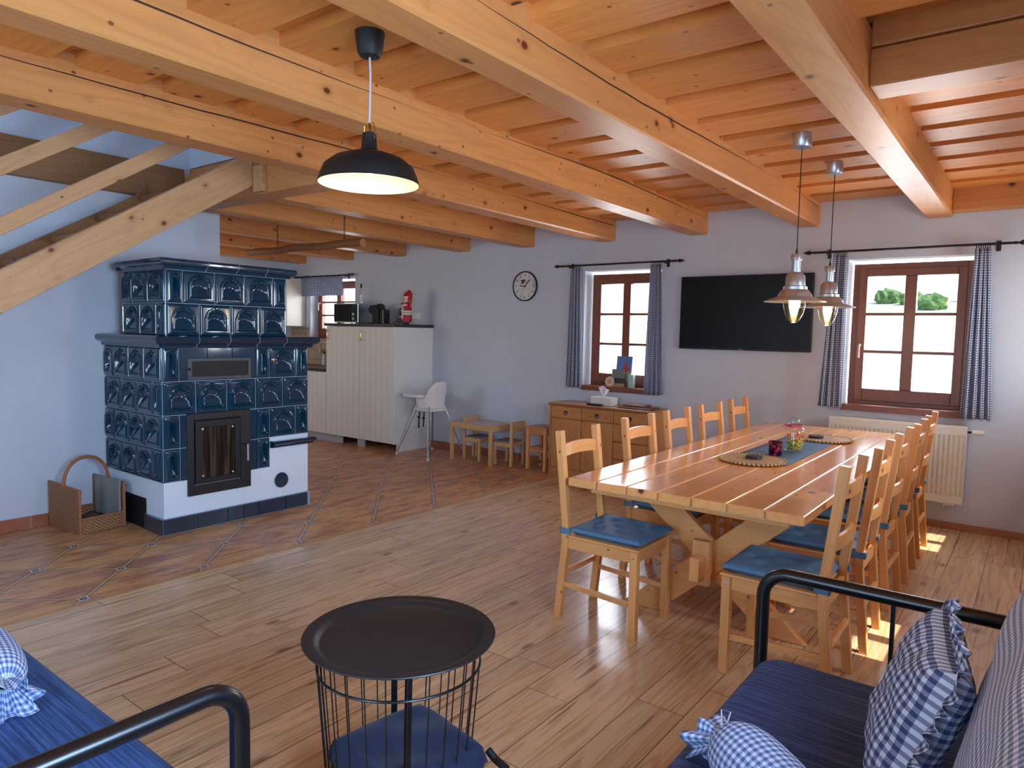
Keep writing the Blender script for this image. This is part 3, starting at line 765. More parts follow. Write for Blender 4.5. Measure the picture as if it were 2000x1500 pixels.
    for a, b in zip(rr[:-1], rr[1:]): mb.add([a[0], a[1], b[1], b[0]], [(0, 1, 2, 3)]); mb.add([a[1], a[2], b[2], b[1]], [(0, 1, 2, 3)]); mb.add([a[2], a[3], b[3], b[2]], [(0, 1, 2, 3)])
    mb.build('side_shelf', tile_blue_d, t, smooth=True)
    # joints on the cornices
    mb = MB()
    for yy in (2.72, 2.965, 3.21): mb.tube([(X1+o*1.01+0.001, yy, 1.90+z) for o, z in cornice_profile(0.065, 0.075)[1:-1]], 0.0018, 5)
    for yy in (2.64, 2.885, 3.13, 3.375): mb.tube([(X1+o*1.01+0.001, yy, 1.345+z) for o, z in cornice_profile(0.075, 0.088)[1:-1]], 0.0018, 5)
    mb.build('cornice_joints', grout_mat, t)
    # fire door
    fx = X1+0.012
    d = MB(); y0, y1, z0, z1 = 2.572, 3.080, 0.252, 0.862
    d.box(X1-0.02, fx+0.006, y0, y0+0.05, z0, z1); d.box(X1-0.02, fx+0.006, y1-0.085, y1, z0, z1); d.box(X1-0.02, fx+0.006, y0+0.05, y1-0.085, z1-0.05, z1); d.box(X1-0.02, fx+0.006, y0+0.05, y1-0.085, z0, z0+0.075)
    d.box(X1-0.035, X1+0.0009, y0+0.001, y1-0.001, z0+0.124, z1-0.001); d.box(X1-0.02, X1+0.0009, y0+0.05, y1-0.085, z0+0.075, z1-0.05)
    fm = plain('charcoal_door_frame', srgb(40, 38, 40), 0.45, metal=0.2)
    door_frame = d.build('door_frame', fm, t, bevel=0.004)
    d = MB(); a0, a1, b0, b1 = y0+0.056, y1-0.092, z0+0.082, z1-0.056; gx = fx+0.012
    d.box(fx-0.006, gx, a0, a0+0.045, b0, b1); d.box(fx-0.006, gx, a1-0.045, a1, b0, b1); d.box(fx-0.006, gx, a0+0.045, a1-0.045, b1-0.05, b1); d.box(fx-0.006, gx, a0+0.045, a1-0.045, b0, b0+0.04)
    door = d.build('fire_door', black_matt, t, bevel=0.003)
    for yy in (a0+0.06, a1-0.06):
        for zz in (b0+0.055, b1-0.065): MB().lathe([(0, 0.008), (0.008, 0.006), (0.008, 0)], n=12).xform(Matrix.Translation((fx-0.002, yy, zz)) @ Matrix.Rotation(PI/2, 4, 'Y')).build('glass_clip', steel, door, smooth=True)
    tg = NT('sooty_glass'); s = tg.sep(tg.obj()); st = tg.noise(tg.mapv(tg.obj(), scale=(1, 34, 1.4)), 1.0, 3)
    cc = tg.mix(tg.step(st, 0.4, 0.66), srgb(24, 20, 20), srgb(74, 62, 54)); gm = tg.fin(cc, 0.15)
    MB().box(X1+0.0012, fx-0.002, a0+0.046, a1-0.046, b0+0.041, b1-0.051).build('door_glass', gm, door)
    h = MB(); h.tube([(gx, 3.0, 0.60), (gx+0.03, 3.005, 0.60), (gx+0.045, 3.02, 0.60)], 0.005, 8); h.build('handle_stem', iron, door, smooth=True)
    h = MB(); h.tube([(gx+0.045, 3.022, 0.60), (gx+0.045, 3.022, 0.47)], [0.008, 0.009], 10); h.build('door_handle', steel, door, smooth=True)
    # warm air vent
    v = MB(); y0, y1, z0, z1 = 2.578, 3.082, 1.112, 1.268
    v.box(X1, X1+0.022, y0, y1, z0, z0+0.022); v.box(X1, X1+0.022, y0, y1, z1-0.022, z1); v.box(X1, X1+0.022, y0, y0+0.03, z0+0.022, z1-0.022); v.box(X1, X1+0.022, y1-0.022, y1, z0+0.022, z1-0.022)
    vf = v.build('vent_frame', plain('grey_vent_frame', srgb(74, 78, 84), 0.4, metal=0.4), t, bevel=0.002)
    v = MB(); v.box(X1, X1+0.012, y0+0.03, y1-0.022, z0+0.022, z1-0.022)
    for k in range(7): v.box(X1+0.012, X1+0.019, y0+0.032, y1-0.024, z0+0.028+k*0.0155, z0+0.034+k*0.0155)
    v.build('vent_louvres', black_matt, vf)
    MB().lathe([(0, 0), (0.009, 0.002), (0.012, 0.012), (0.006, 0.022), (0, 0.024)], n=12).xform(Matrix.Translation((X1+0.02, 2.585, 1.19)) @ Matrix.Rotation(PI/2, 4, 'Y')).build('vent_knob', black_matt, vf, smooth=True)
    k = MB().lathe([(0.006, 0), (0.006, 0.02), (0.012, 0.024), (0.013, 0.032), (0, 0.036)], n=14).xform(Matrix.Translation((X1+0.012, 3.262, 1.248)) @ Matrix.Rotation(PI/2, 4, 'Y'))
    k.build('damper_knob', brass, t, smooth=True)
    MB().lathe([(0.062, 0), (0.064, 0.008), (0.058, 0.016), (0.03, 0.02), (0, 0.021)], n=36).xform(Matrix.Translation((X1, 3.364, 0.254)) @ Matrix.Rotation(PI/2, 4, 'Y')).build('round_cleaning_cap', tile_blue_d, t, smooth=True)
    return t
stove()

# wicker log basket
def log_basket():
    t = thing('log_basket', 'wicker log basket with arched handle and grey lining beside the stove', 'basket', (-5.60, 2.155, 0), math.radians(6))
    X0, X1_, Y0, Y1_ = -0.20, 0.22, -0.165, 0.165
    mb = MB()
    def side_wall(y, th):
        mb.prism([(X0, y, 0.0), (X1_, y, 0.0), (X1_, y, 0.315), (X0, y, 0.335)], (0, th, 0))
    side_wall(Y0, 0.014); side_wall(Y1_-0.014, 0.014)
    mb.box(X1_-0.014, X1_, Y0+0.014, Y1_-0.014, 0, 0.10); mb.box(X0, X0+0.014, Y0+0.014, Y1_-0.014, 0, 0.10); mb.box(X0+0.014, X1_-0.014, Y0+0.014, Y1_-0.014, 0.0, 0.02)
    mb.build('woven_body', wicker_mat, t, bevel=0.003)
    rm = MB()
    for y in (Y0+0.007, Y1_-0.007):
        rm.tube([(X0, y, 0.335), (X1_, y, 0.315)], 0.012, 8)
        for x in (X0, X1_-0.005): rm.tube([(x, y, 0), (x, y, 0.325)], 0.010, 8)
    for x in (X0+0.007, X1_-0.007): rm.tube([(x, Y0, 0.105), (x, Y1_, 0.105)], 0.010, 8)
    rm.build('rim', wicker_rim, t, smooth=True)
    hd = MB(); hd.tube([(0.0, -0.16*math.cos(PI*k/24), 0.30+0.22*math.sin(PI*k/24)**0.8) for k in range(25)], 0.012, 10)
    hd.build('handle', wicker_rim, t, smooth=True)
    ln = MB()
    def l1(u, v):   # lining draped over the far side
        x = X0+0.03+(X1_-X0-0.05)*u; s_ = v*0.42
        if s_ < 0.30: return (x, Y1_-0.022+0.004*math.sin(u*11), 0.03+s_+0.004*math.sin(u*7))
        a = (s_-0.30)/0.12; return (x, Y1_-0.022+0.05*a, 0.342-0.05*a*a)
    ln.grid(l1, 14, 14)
    ln.build('lining', grey_cloth, t, smooth=True, solid=0.004)
    ln = MB(); ln.grid(lambda u, v: (X0+0.02+(X1_-X0-0.04)*u, Y0+0.03+(Y1_-Y0-0.07)*v, 0.045+0.018*math.sin(u*9+1)*math.sin(v*7)+0.02*u), 14, 10); ln.build('bark_litter', plain('dark_bark_litter', srgb(92, 80, 66), 0.95, bump=0.8, bscale=50), t, smooth=True, solid=0.01)
log_basket()

# ------------------------------------------------------------------ kitchen
def panelled_door(mb, x0, x1, y, z0, z1, th=0.02, n=6):
    w = (x1-x0)/n
    for k in range(n): mb.box(x0+w*k+0.0015, x0+w*(k+1)-0.0015, y, y+th, z0, z1)
    mb.box(x0+0.0015, x1-0.0015, y+0.006, y+th, z0, z1)
KX0, KX1, KY = -7.58, -6.27, 5.87
def kitchen_tall():
    t = thing('tall_cabinet', 'cream panelled tall kitchen cabinet with two arched handles', 'cabinet', (0, 0, 0))
    MB().box(KX0, KX1-0.016, KY+0.021, YW-0.001, 0.10, 1.545).build('carcass', white_cab, t)
    MB().box(KX1-0.0155, KX1, KY+0.0, YW-0.001, 0.10, 1.545).build('side_panel', white_lac, t, bevel=0.001)
    MB().box(KX1-0.016, KX1-0.001, KY+0.06, YW-0.001, 0.0, 0.099).build('side_plinth', white_lac, t)
    mid = -6.915
    for x0, x1, hx in ((KX0, mid, KX0+0.06), (mid, KX1-0.016, mid+0.06)):
        mb = MB(); panelled_door(mb, x0+0.001, x1-0.001, KY, 0.105, 1.543); d = mb.build('door', white_cab, t, bevel=0.0015)
        h = MB(); h.tube([(hx, KY, 1.37), (hx, KY-0.03, 1.375), (hx, KY-0.035, 1.385), (hx, KY-0.035, 1.475), (hx, KY-0.03, 1.485), (hx, KY, 1.49)], 0.005, 8); h.build('handle', brass, d, smooth=True)
    pm = plain('grey_plinth', srgb(170, 168, 166), 0.5)
    for xa, xb in ((KX0, -7.30), (-7.0, -6.86)): MB().box(xa, xb, KY+0.05, KY+0.065, 0, 0.10).build('plinth', pm, t)
kitchen_tall()
tag(MB().box(KX0-0.02, KX1+0.015, KY-0.02, YW-0.001, 1.546, 1.584).build('cabinet_worktop', counter_dark, bevel=0.003), 'dark worktop on the tall cream cabinet holding the microwave', 'worktop')
def kitchen_low():
    t = thing('low_cabinet', 'cream low kitchen cabinet beside the tall one, behind the stove', 'cabinet', (0, 0, 0))
    MB().box(-9.29, KX0-0.002, KY+0.021, YW-0.001, 0.10, 0.935).build('carcass', white_cab, t)
    for k in range(3):
        x1 = KX0-0.002-0.57*k; mb = MB(); panelled_door(mb, x1-0.57, x1-0.002, KY, 0.105, 0.93); d = mb.build('door', white_cab, t, bevel=0.0015)
        h = MB(); hx = x1-0.50; h.tube([(hx, KY, 0.80), (hx, KY-0.03, 0.805), (hx, KY-0.03, 0.89), (hx, KY, 0.895)], 0.005, 8); h.build('handle', brass, d, smooth=True)
    MB().box(-9.29, KX0-0.002, KY+0.05, KY+0.065, 0, 0.10).build('plinth', plain('grey_low_plinth', srgb(176, 172, 168), 0.5), t)
kitchen_low()
tag(MB().box(-9.29, KX0-0.022, KY-0.02, YW-0.001, 0.936, 0.975).build('sink_worktop', counter_dark, bevel=0.003), 'dark worktop on the low cabinet below the kitchen window', 'worktop')
def backsplash():
    t = NT('beige_wall_tiles'); s = t.sep(t.obj()); P = 0.15
    a = t.math('FRACT', t.math('DIVIDE', s[0], P)); b = t.math('FRACT', t.math('DIVIDE', s[2], P))
    ln = t.math('MAXIMUM', t.math('SUBTRACT', 1.0, t.step(a, 0.02, 0.05)), t.math('SUBTRACT', 1.0, t.step(b, 0.02, 0.05)))
    c = t.mix(t.noise(t.obj(), 5, 3), srgb(206, 184, 146), srgb(186, 150, 110)); c = t.mix(ln, c, srgb(120, 96, 74))
    up_ = t.step(s[2], 1.395, 1.4); ring = t.step(t.math('SINE', t.math('MULTIPLY', t.math('ADD', t.math('POWER', t.math('SUBTRACT', a, 0.5), 2.0), t.math('POWER', t.math('SUBTRACT', b, 0.5), 2.0)), 60.0)), 0, 0.5)
    c = t.mix(t.math('MULTIPLY', up_, t.math('MULTIPLY', ring, 0.6)), c, srgb(96, 92, 96))
    return t.fin(c, 0.25)
struct(MB().box(-9.29, KX0-0.003, YW-0.010, YW-0.0005, 0.976, 1.355).build('trim_31', backsplash()))
struct(MB().box(-9.29, -8.86, YW-0.011, YW-0.0005, 1.356, 1.53).build('trim_32', backsplash()))
def wall_cab():
    t = thing('wall_cabinet', 'pale cream wall cabinet left of the kitchen window', 'cabinet', (0, 0, 0))
    MB().box(-9.29, -8.93, 6.20, YW-0.012, 1.54, 2.25).build('carcass', white_cab, t, bevel=0.002)
    MB().box(-9.28, -8.935, 6.178, 6.199, 1.545, 2.245).build('door', white_lac, t, bevel=0.003)
wall_cab()
def faucet():
    x, y = -8.16, 6.36; P = []
    for k in range(15):
        a = PI*k/14; P.append((x-0.10+0.10*math.cos(a), y-0.0, 1.22+0.085*math.sin(a)))
    t = thing('kitchen_tap', 'tall curved steel tap over the sink by the window', 'tap', (0, 0, 0))
    MB().tube([(x, y, 0.9755), (x, y, 1.10)]+P+[(x-0.20, y, 1.17)], 0.011, 10).build('spout', steel, t, smooth=True)
    MB().tube([(x, y, 1.02), (x+0.05, y, 1.05)], 0.007, 8).build('lever', steel, t, smooth=True)
faucet()
def bottle(x, y, z, r, h, m, label, capm):
    t = thing('bottle', label, 'bottle', (x, y, z))
    MB().lathe([(r, 0), (r, h*0.62), (r*0.85, h*0.72), (r*0.4, h*0.8), (r*0.4, h*0.86)], n=18, cap0=True, cap1=True).build('body', m, t, smooth=True)
    MB().lathe([(r*0.5, h*0.861), (r*0.5, h), (0, h)], n=14, cap0=True).build('cap', capm, t, smooth=True)
bottle(-8.36, 6.44, 0.976, 0.035, 0.20, white_plastic, 'white pump bottle with dark top left of the green bottle by the sink', black_matt)
bottle(-8.26, 6.45, 0.976, 0.035, 0.22, green_m, 'green washing-up bottle behind the tap', white_plastic)
tag(MB().box(-8.62, -8.22, 6.41, 6.505, 1.19, 1.205).build('wall_shelf', wood_sx, bevel=0.002), 'narrow brown shelf on the beige tiles behind the tap', 'shelf')
# microwave
def microwave():
    t = thing('microwave', 'steel microwave with black door and two knobs on the tall cabinet', 'microwave', (-7.56, 6.18, 1.5845), 0)
    MB().box(-0.25, 0.25, 0, 0.32, 0.012, 0.275).build('housing', steel, t, bevel=0.006)
    MB().box(-0.235, 0.105, -0.016, -0.0005, 0.03, 0.26).build('door', screen, t, bevel=0.004)
    MB().box(0.112, 0.24, -0.008, -0.0005, 0.03, 0.26).build('control_panel', black_matt, t, bevel=0.002)
    for z in (0.065, 0.125): MB().lathe([(0.022, 0), (0.02, 0.018), (0, 0.018)], n=20).xform(Matrix.Translation((0.176, -0.0085, z)) @ Matrix.Rotation(PI/2, 4, 'X')).build('knob', steel, t, smooth=True)
    f = MB()
    for x in (-0.21, 0.21):
        for y in (0.04, 0.28): f.lathe([(0.012, 0), (0.012, 0.012)], (x, y, 0), 10, True, True)
    f.build('feet', black_matt, t)
microwave()
def coffee():
    t = thing('coffee_machine', 'black capsule coffee machine right of the microwave', 'coffee machine', (-7.10, 6.25, 1.5845), 0)
    mb = MB(); mb.prism([(-0.07, 0, 0), (-0.07, 0, 0.02), (-0.01, 0, 0.02), (-0.01, 0, 0.12), (-0.08, 0, 0.15), (-0.09, 0, 0.21), (-0.05, 0, 0.25), (0.03, 0, 0.25), (0.10, 0, 0.20), (0.11, 0, 0)], (0, 0.16, 0)); mb.build('housing', black_matt, t, bevel=0.012)
    MB().box(0.112, 0.185, 0.02, 0.14, 0.0, 0.19).build('water_tank', plain('smoked_plastic', srgb(40, 40, 46), 0.15), t, bevel=0.01)
    MB().tube([(0.0, 0.08, 0.252), (0.09, 0.08, 0.262), (0.15, 0.08, 0.235)], 0.010, 8).build('lever', black_matt, t, smooth=True)
coffee()
def lead():
    P = [(-6.90, 6.42, 1.60)]
    for k in range(30): a = k*0.55; P.append((-6.87+0.006*k+0.03*math.cos(a), 6.47+0.02*math.sin(a*0.7), 1.615+0.02+0.03*math.sin(a)))
    P += [(-6.63, 6.52, 1.66)]
    tag(MB().tube(P, 0.004, 6).build('power_cable', black_matt, smooth=True), 'tangled black power cable on the dark worktop', 'cable')
lead()
def socket():
    t = thing('wall_socket', 'row of white wall sockets with black plugs above the dark worktop', 'socket', (-6.66, YW, 1.70))
    MB().box(-0.12, 0.16, -0.012, -0.0005, -0.04, 0.04).build('plate', white_plastic, t, bevel=0.003)
    for x in (-0.08, 0.0): MB().lathe([(0.019, 0), (0.019, 0.03), (0.01, 0.036), (0, 0.036)], n=14).xform(Matrix.Translation((x, -0.0125, 0)) @ Matrix.Rotation(PI/2, 4, 'X')).build('plug', black_matt, t, smooth=True)
socket()
# red and white winter figurine
def figurine():
    t = thing('winter_figurine', 'red and white winter figurine holding a black lantern on the worktop end', 'figurine', (-6.42, 6.22, 1.5845), math.radians(-20))
    MB().lathe([(0.0, 0.025), (0.055, 0.025), (0.06, 0.08), (0.062, 0.15), (0.058, 0.20), (0.045, 0.25), (0.025, 0.275), (0, 0.28)], n=22).build('coat', red_m, t, smooth=True)
    tr = MB()
    for z, r in ((0.13, 0.062), (0.24, 0.05), (0.16, 0.061)): tr.lathe([(r-0.004, -0.014), (r+0.007, -0.008), (r+0.008, 0.006), (r-0.003, 0.014)], (0, 0, z), 22)
    tr.box(-0.014, 0.014, -0.070, -0.045, 0.07, 0.24); tr.build('white_trim', fur_m, t, smooth=True)
    MB().lathe([(0, -0.045), (0.028, -0.038), (0.042, -0.012), (0.042, 0.012), (0.03, 0.036), (0, 0.045)], (0, -0.005, 0.315), 20).build('head', skin_m, t, smooth=True)
    fz = MB(); fz.lathe([(0, -0.008), (0.009, 0), (0, 0.008)], (0, -0.05, 0.312), 8)
    fz.build('nose', red_m, t, smooth=True)
    ey = MB()
    for x in (-0.016, 0.016): ey.lathe([(0, -0.005), (0.005, 0), (0, 0.005)], (x, -0.043, 0.328), 8)
    ey.build('eyes', black_matt, t)
    MB().tube([(0, 0.0, 0.335), (0.0, 0.01, 0.375), (0.02, 0.02, 0.395), (0.05, 0.02, 0.37), (0.062, 0.015, 0.31), (0.066, 0.01, 0.24), (0.064, 0.005, 0.20)], [0.052, 0.046, 0.038, 0.03, 0.024, 0.016, 0.007], 14).build('hat', red_m, t, smooth=True)
    MB().lathe([(0.044, -0.01), (0.053, -0.004), (0.053, 0.008), (0.044, 0.014)], (0, 0, 0.34), 20).build('hat_brim', fur_m, t, smooth=True)
    for s_, e in ((-1, (-0.10, -0.02, 0.27)), (1, (0.055, -0.07, 0.20))):
        MB().tube([(s_*0.042, 0, 0.24), (s_*0.07, -0.02, 0.215), e], [0.02, 0.019, 0.017], 10).build('arm', red_m, t, smooth=True)
        MB().lathe([(0, -0.016), (0.016, 0), (0, 0.016)], e, 10).build('mitten', fur_m, t, smooth=True)
    for x in (-0.026, 0.026): MB().lathe([(0.0, 0), (0.03, 0.0), (0.033, 0.015), (0.024, 0.034), (0, 0.036)], (x, -0.012, 0), 14).build('boot', black_matt, t, smooth=True)
    l = MB(); cx, cy, cz = -0.115, -0.03, 0.155
    for dx in (-0.02, 0.02):
        for dy in (-0.02, 0.02): l.box(cx+dx-0.003, cx+dx+0.003, cy+dy-0.003, cy+dy+0.003, cz-0.035, cz+0.035)
    l.box(cx-0.026, cx+0.026, cy-0.026, cy+0.026, cz-0.042, cz-0.033); l.box(cx-0.026, cx+0.026, cy-0.026, cy+0.026, cz+0.033, cz+0.042)
    l.lathe([(0.02, 0.042), (0.0, 0.062)], (cx, cy, cz), 4); l.tube([(cx, cy, cz+0.06), (-0.10, -0.025, 0.262)], 0.002, 5)
    l.box(cx-0.008, cx+0.008, cy-0.008, cy+0.008, cz-0.033, cz+0.01); l.build('lantern', black_matt, t)
figurine()
# glass bottle by the microwave
bg_ = thing('oil_bottle', 'small clear glass bottle with dark neck standing on top of the microwave', 'bottle', (-7.46, 6.36, 1.860))
MB().lathe([(0.028, 0), (0.03, 0.12), (0.026, 0.17), (0.012, 0.20), (0.011, 0.235), (0, 0.235)], n=18, cap0=True).build('body', jar_mat, bg_, smooth=True)
MB().lathe([(0.013, 0.215), (0.013, 0.27), (0, 0.27)], n=14).build('cap', black_matt, bg_, smooth=True)

# ------------------------------------------------------------------ hanging log pole
def pole():
    t = thing('hanging_pole', 'thick wooden pole hung on two chains below the kitchen beams', 'pole', (0, 0, 0))
    P = [(-6.35+1.72*k/10, 3.97+0.012*math.sin(k), 2.245+0.006*math.sin(k*1.7)) for k in range(11)]
    MB().tube(P, 0.034, 14).build('timber', wood_log, t, smooth=True)
    for x in (-5.86, -4.88):
        mb = MB(); z = 2.272
        i = 0
        while z < 2.47:
            a = (i % 2)*PI/2
            mb.tube([(x+0.007*math.cos(q)*math.cos(a), 3.97+0.007*math.cos(q)*math.sin(a), z+0.012+0.014*math.sin(q)) for q in [2*PI*k/10 for k in range(10)]], 0.0022, 5, closed=True); z += 0.0225; i += 1
        mb.tube([(x, 3.97, 2.46), (x, 3.97, 2.492)], 0.003, 6)
        mb.build('chain', iron, t, smooth=True)
pole()

# ------------------------------------------------------------------ curtains and rods
def finial(mb, x, y, z, s):
    mb.add([], [])
    pr = [(0.011, 0), (0.013, 0.012), (0.008, 0.018), (0.008, 0.03), (0.020, 0.05), (0.013, 0.075), (0.0, 0.105)]
    b = MB().lathe([(r, q) for r, q in pr], n=14).xform(Matrix.Translation((x, y, z)) @ Matrix.Rotation(s*PI/2, 4, 'Y'))
    mb.add(b.v, b.f)
def rod(name_label, x0, x1, z, y=YW-0.075, rings=()):
    t = thing('curtain_rod', name_label, 'curtain rod', (0, 0, 0))
    MB().tube([(x0, y, z), (x1, y, z)], 0.010, 12).build('rod', iron, t, smooth=True)
    for x, s in ((x0, -1), (x1, 1)):
        f = MB(); finial(f, x, y, z, s); f.build('finial', iron, t, smooth=True)
    for x in (x0+0.10, x1-0.10):
        b = MB(); b.box(x-0.008, x+0.008, y, YW-0.001, z-0.022, z-0.0105); b.box(x-0.015, x+0.015, YW-0.008, YW-0.001, z-0.05, z+0.03); b.build('bracket', iron, t, bevel=0.002)
    return t
rod('black iron curtain rod over the right window', -1.62, -0.21, 2.255)
rod('black iron curtain rod over the window by the sideboard', -4.26, -2.93, 2.245)
rod('short black rod with valance over the kitchen window', -9.03, -7.83, 2.275)
def curtain(label, xt0, xt1, xb0, xb1, zt, zb, folds, y=YW-0.075, cloth=0.62, amp=0.020, seed=0, mat=None, nu=90, nv=26, transl=False):
    def fn(u, v):
        w = v**1.0
        x = (xt0+(xt1-xt0)*u)*(1-w)+(xb0+(xb1-xb0)*u)*w
        ph = u*folds*2*PI+0.5*math.sin(v*3+seed)
        a = amp*(0.65+0.5*v)
        return (x+0.006*math.sin(ph*2+seed), y+a*math.sin(ph)+0.006*math.sin(u*19+seed), zt+(zb-zt)*v+0.004*math.sin(ph))
    o = MB().grid(fn, nu, nv, cloth, abs(zt-zb)).build('curtain', mat or cloth_curtain, smooth=True, solid=0.0015, normals=False)
    hk = MB()
    for k in range(7):
        x = xt0+(xt1-xt0)*(k+0.5)/7; hk.tube([(x+0.001*math.cos(q), y+0.015*math.cos(q), zt+0.012+0.016*math.sin(q)) for q in [2*PI*j/10 for j in range(10)]], 0.002, 5, closed=True)
    h = hk.build('curtain_rings', iron, o, smooth=True)
    return o
G = 'checked curtains at the two big windows'
tag(curtain('', -1.475, -1.365, -1.54, -1.345, 2.225, 0.92, 4, seed=1), 'blue checked curtain hanging at the left of the right window', 'curtain', G)
tag(curtain('', -0.455, -0.355, -0.485, -0.285, 2.225, 0.905, 4, seed=2), 'blue checked curtain hanging at the right of the right window', 'curtain', G)
tag(curtain('', -4.135, -4.01, -4.165, -3.965, 2.215, 0.925, 4, seed=3), 'blue checked curtain between the wall clock and the sideboard window', 'curtain', G)
tag(curtain('', -3.185, -3.065, -3.215, -3.005, 2.215, 0.915, 4, seed=4), 'blue checked curtain between the sideboard window and the television', 'curtain', G)
tag(curtain('', -8.98, -7.97, -8.98, -7.97, 2.262, 1.99, 16, cloth=1.9, amp=0.010, seed=5, nu=200, nv=8, mat=cloth_curtain), 'short checked valance over the kitchen window', 'valance')

# ------------------------------------------------------------------ wall clock, TV, radiator
def clock():
    r = 0.172; t = thing('wall_clock', 'round white wall clock with black rim and lavender picture', 'clock', (-4.80, YW-0.001, 2.045))
    Rm = Matrix.Rotation(PI/2, 4, 'X')
    MB().lathe([(r-0.010, 0), (r, 0.002), (r+0.001, 0.022), (r-0.006, 0.028), (r-0.012, 0.024), (r-0.012, 0.014)], n=56).xform(Rm).build('rim', iron, t, smooth=True)
    tf = NT('aged_clock_face'); nz = tf.noise(tf.obj(), 12, 4); fm = tf.fin(tf.mix(tf.step(nz, 0.4, 0.8), srgb(226, 222, 214), srgb(190, 182, 172)), 0.7)
    MB().lathe([(0, 0.014), (r-0.011, 0.014)], n=56).xform(Rm).build('dial', fm, t)
    ink = plain('dark_ink', srgb(52, 48, 54), 0.7)
    for k in range(1, 13):
        a = PI/2-2*PI*k/12; x, z = 0.128*math.cos(a), 0.128*math.sin(a)
        text_mesh(str(k), 0.046, ink, 'numeral', t, Matrix.Translation((x, -0.0152, z)) @ Matrix.Rotation(PI/2, 4, 'X') @ Matrix.Diagonal((0.75, 1.1, 1, 1)))
    fl = MB(); rs = random.Random(5)
    for k in range(26):
        x = -0.03+0.028*math.sin(k*2.4)*(0.4+rs.random()); z = 0.03+0.045*rs.random()
        fl.lathe([(0, 0.0148), (0.006+0.004*rs.random(), 0.0148)], (x, 0, 0), 7)
        n = 14
        for q in range(len(fl.v)-n, len(fl.v)): fl.v[q] = (fl.v[q][0], fl.v[q][1]+z, fl.v[q][2])
    fl.xform(Rm); fl.build('lavender_print', plain('lavender_ink', srgb(120, 104, 140), 0.8), t)
    h = MB()
    def hand(ang, l, w): d = Vector((math.cos(ang), 0, math.sin(ang))); n = Vector((-d.z, 0, d.x)); h.prism([Vector((0, -0.018, 0))-d*0.02+n*w, Vector((0, -0.018, 0))-d*0.02-n*w, Vector((0, -0.018, 0))+d*l*0.8-n*w*1.6, Vector((0, -0.018, 0))+d*l, Vector((0, -0.018, 0))+d*l*0.8+n*w*1.6], (0, -0.0015, 0))
    hand(math.radians(47), 0.11, 0.004); h.build('minute_hand', black_matt, t)
    h = MB(); hand(math.radians(174), 0.082, 0.004); h.build('hour_hand', black_matt, t)
clock()
def tv():
    t = thing('television', 'large flat black television on the wall between the windows', 'television', (-2.24, YW, 1.735))
    MB().box(-0.32, 0.32, -0.030, -0.001, -0.15, 0.15).build('wall_mount', black_matt, t)
    MB().box(-0.615, 0.615, -0.070, -0.031, -0.350, 0.350).build('housing', black_matt, t, bevel=0.004)
    MB().box(-0.605, 0.605, -0.0715, -0.0702, -0.333, 0.341).build('screen', screen, t)
    text_mesh('LG', 0.018, plain('silver_print', srgb(170, 170, 176), 0.4), 'badge', t, Matrix.Translation((0.008, -0.0708, -0.3418)) @ Matrix.Rotation(PI/2, 4, 'X'))
    MB().lathe([(0, 0), (0.005, 0)], n=12).xform(Matrix.Translation((-0.013, -0.0712, -0.3418)) @ Matrix.Rotation(PI/2, 4, 'X')).build('badge_dot', steel, t)
tv()
def radiator():
    t = thing('radiator', 'white ribbed panel radiator under the right window', 'radiator', (-0.93, YW, 0))
    mb = MB(); x0, x1, z0, z1 = -0.50, 0.50, 0.225, 0.845; yb, yf = -0.045, -0.095
    mb.box(x0, x1, yb-0.002, yb+0.02, z0, z1)
    n = 30; w = (x1-x0)/n; pts = []
    for k in range(n):
        a = x0+w*k
        pts += [(a, yf), (a+w*0.30, yf), (a+w*0.42, yf+0.012), (a+w*0.72, yf+0.012), (a+w*0.86, yf)]
    pts.append((x1, yf))
    for (xa, ya), (xb, yb2) in zip(pts[:-1], pts[1:]): mb.add([(xa, ya, z0+0.06), (xb, yb2, z0+0.06), (xb, yb2, z1-0.075), (xa, ya, z1-0.075)], [(0, 1, 2, 3)])
    for za, zb2 in ((z0, z0+0.062), (z1-0.077, z1-0.03)): mb.box(x0, x1, yf, yf+0.013, za, zb2)
    mb.build('front_panel', rad_mat, t, smooth=True)
    g = MB(); g.box(x0, x1, yf, yb+0.02, z1-0.03, z1-0.0); g.build('top_grille', rad_mat, t, bevel=0.003)
    s = MB(); s.box(x0-0.004, x0-0.0005, yf, yb+0.02, z0, z1); s.build('side_cover', rad_mat, t, bevel=0.001)
    s = MB(); s.box(x1+0.0005, x1+0.004, yf, yb+0.02, z0, z1); s.build('side_cover', rad_mat, t, bevel=0.001)
    v = MB(); v.lathe([(0.018, 0), (0.021, 0.02), (0.019, 0.075), (0.012, 0.08), (0, 0.08)], n=18, cap0=True); v.xform(Matrix.Translation((x1+0.034, -0.06, 0.80)) @ Matrix.Rotation(PI/2, 4, 'Y')); v.build('thermostat', white_plastic, t, smooth=True)
    v = MB(); v.tube([(x1+0.005, -0.06, 0.80), (x1+0.034, -0.06, 0.80)], 0.009, 10); v.build('valve', iron, t, smooth=True)
    v = MB()
    for x in (x1-0.12, x1-0.06): v.tube([(x, -0.06, z0+0.002), (x, -0.06, z0-0.03), (x, -0.0015, z0-0.035)], 0.010, 10)
    v.box(x1-0.135, x1-0.045, -0.075, -0.045, z0-0.02, z0-0.002)
    v.build('pipe_connector', steel, t, smooth=True)
radiator()

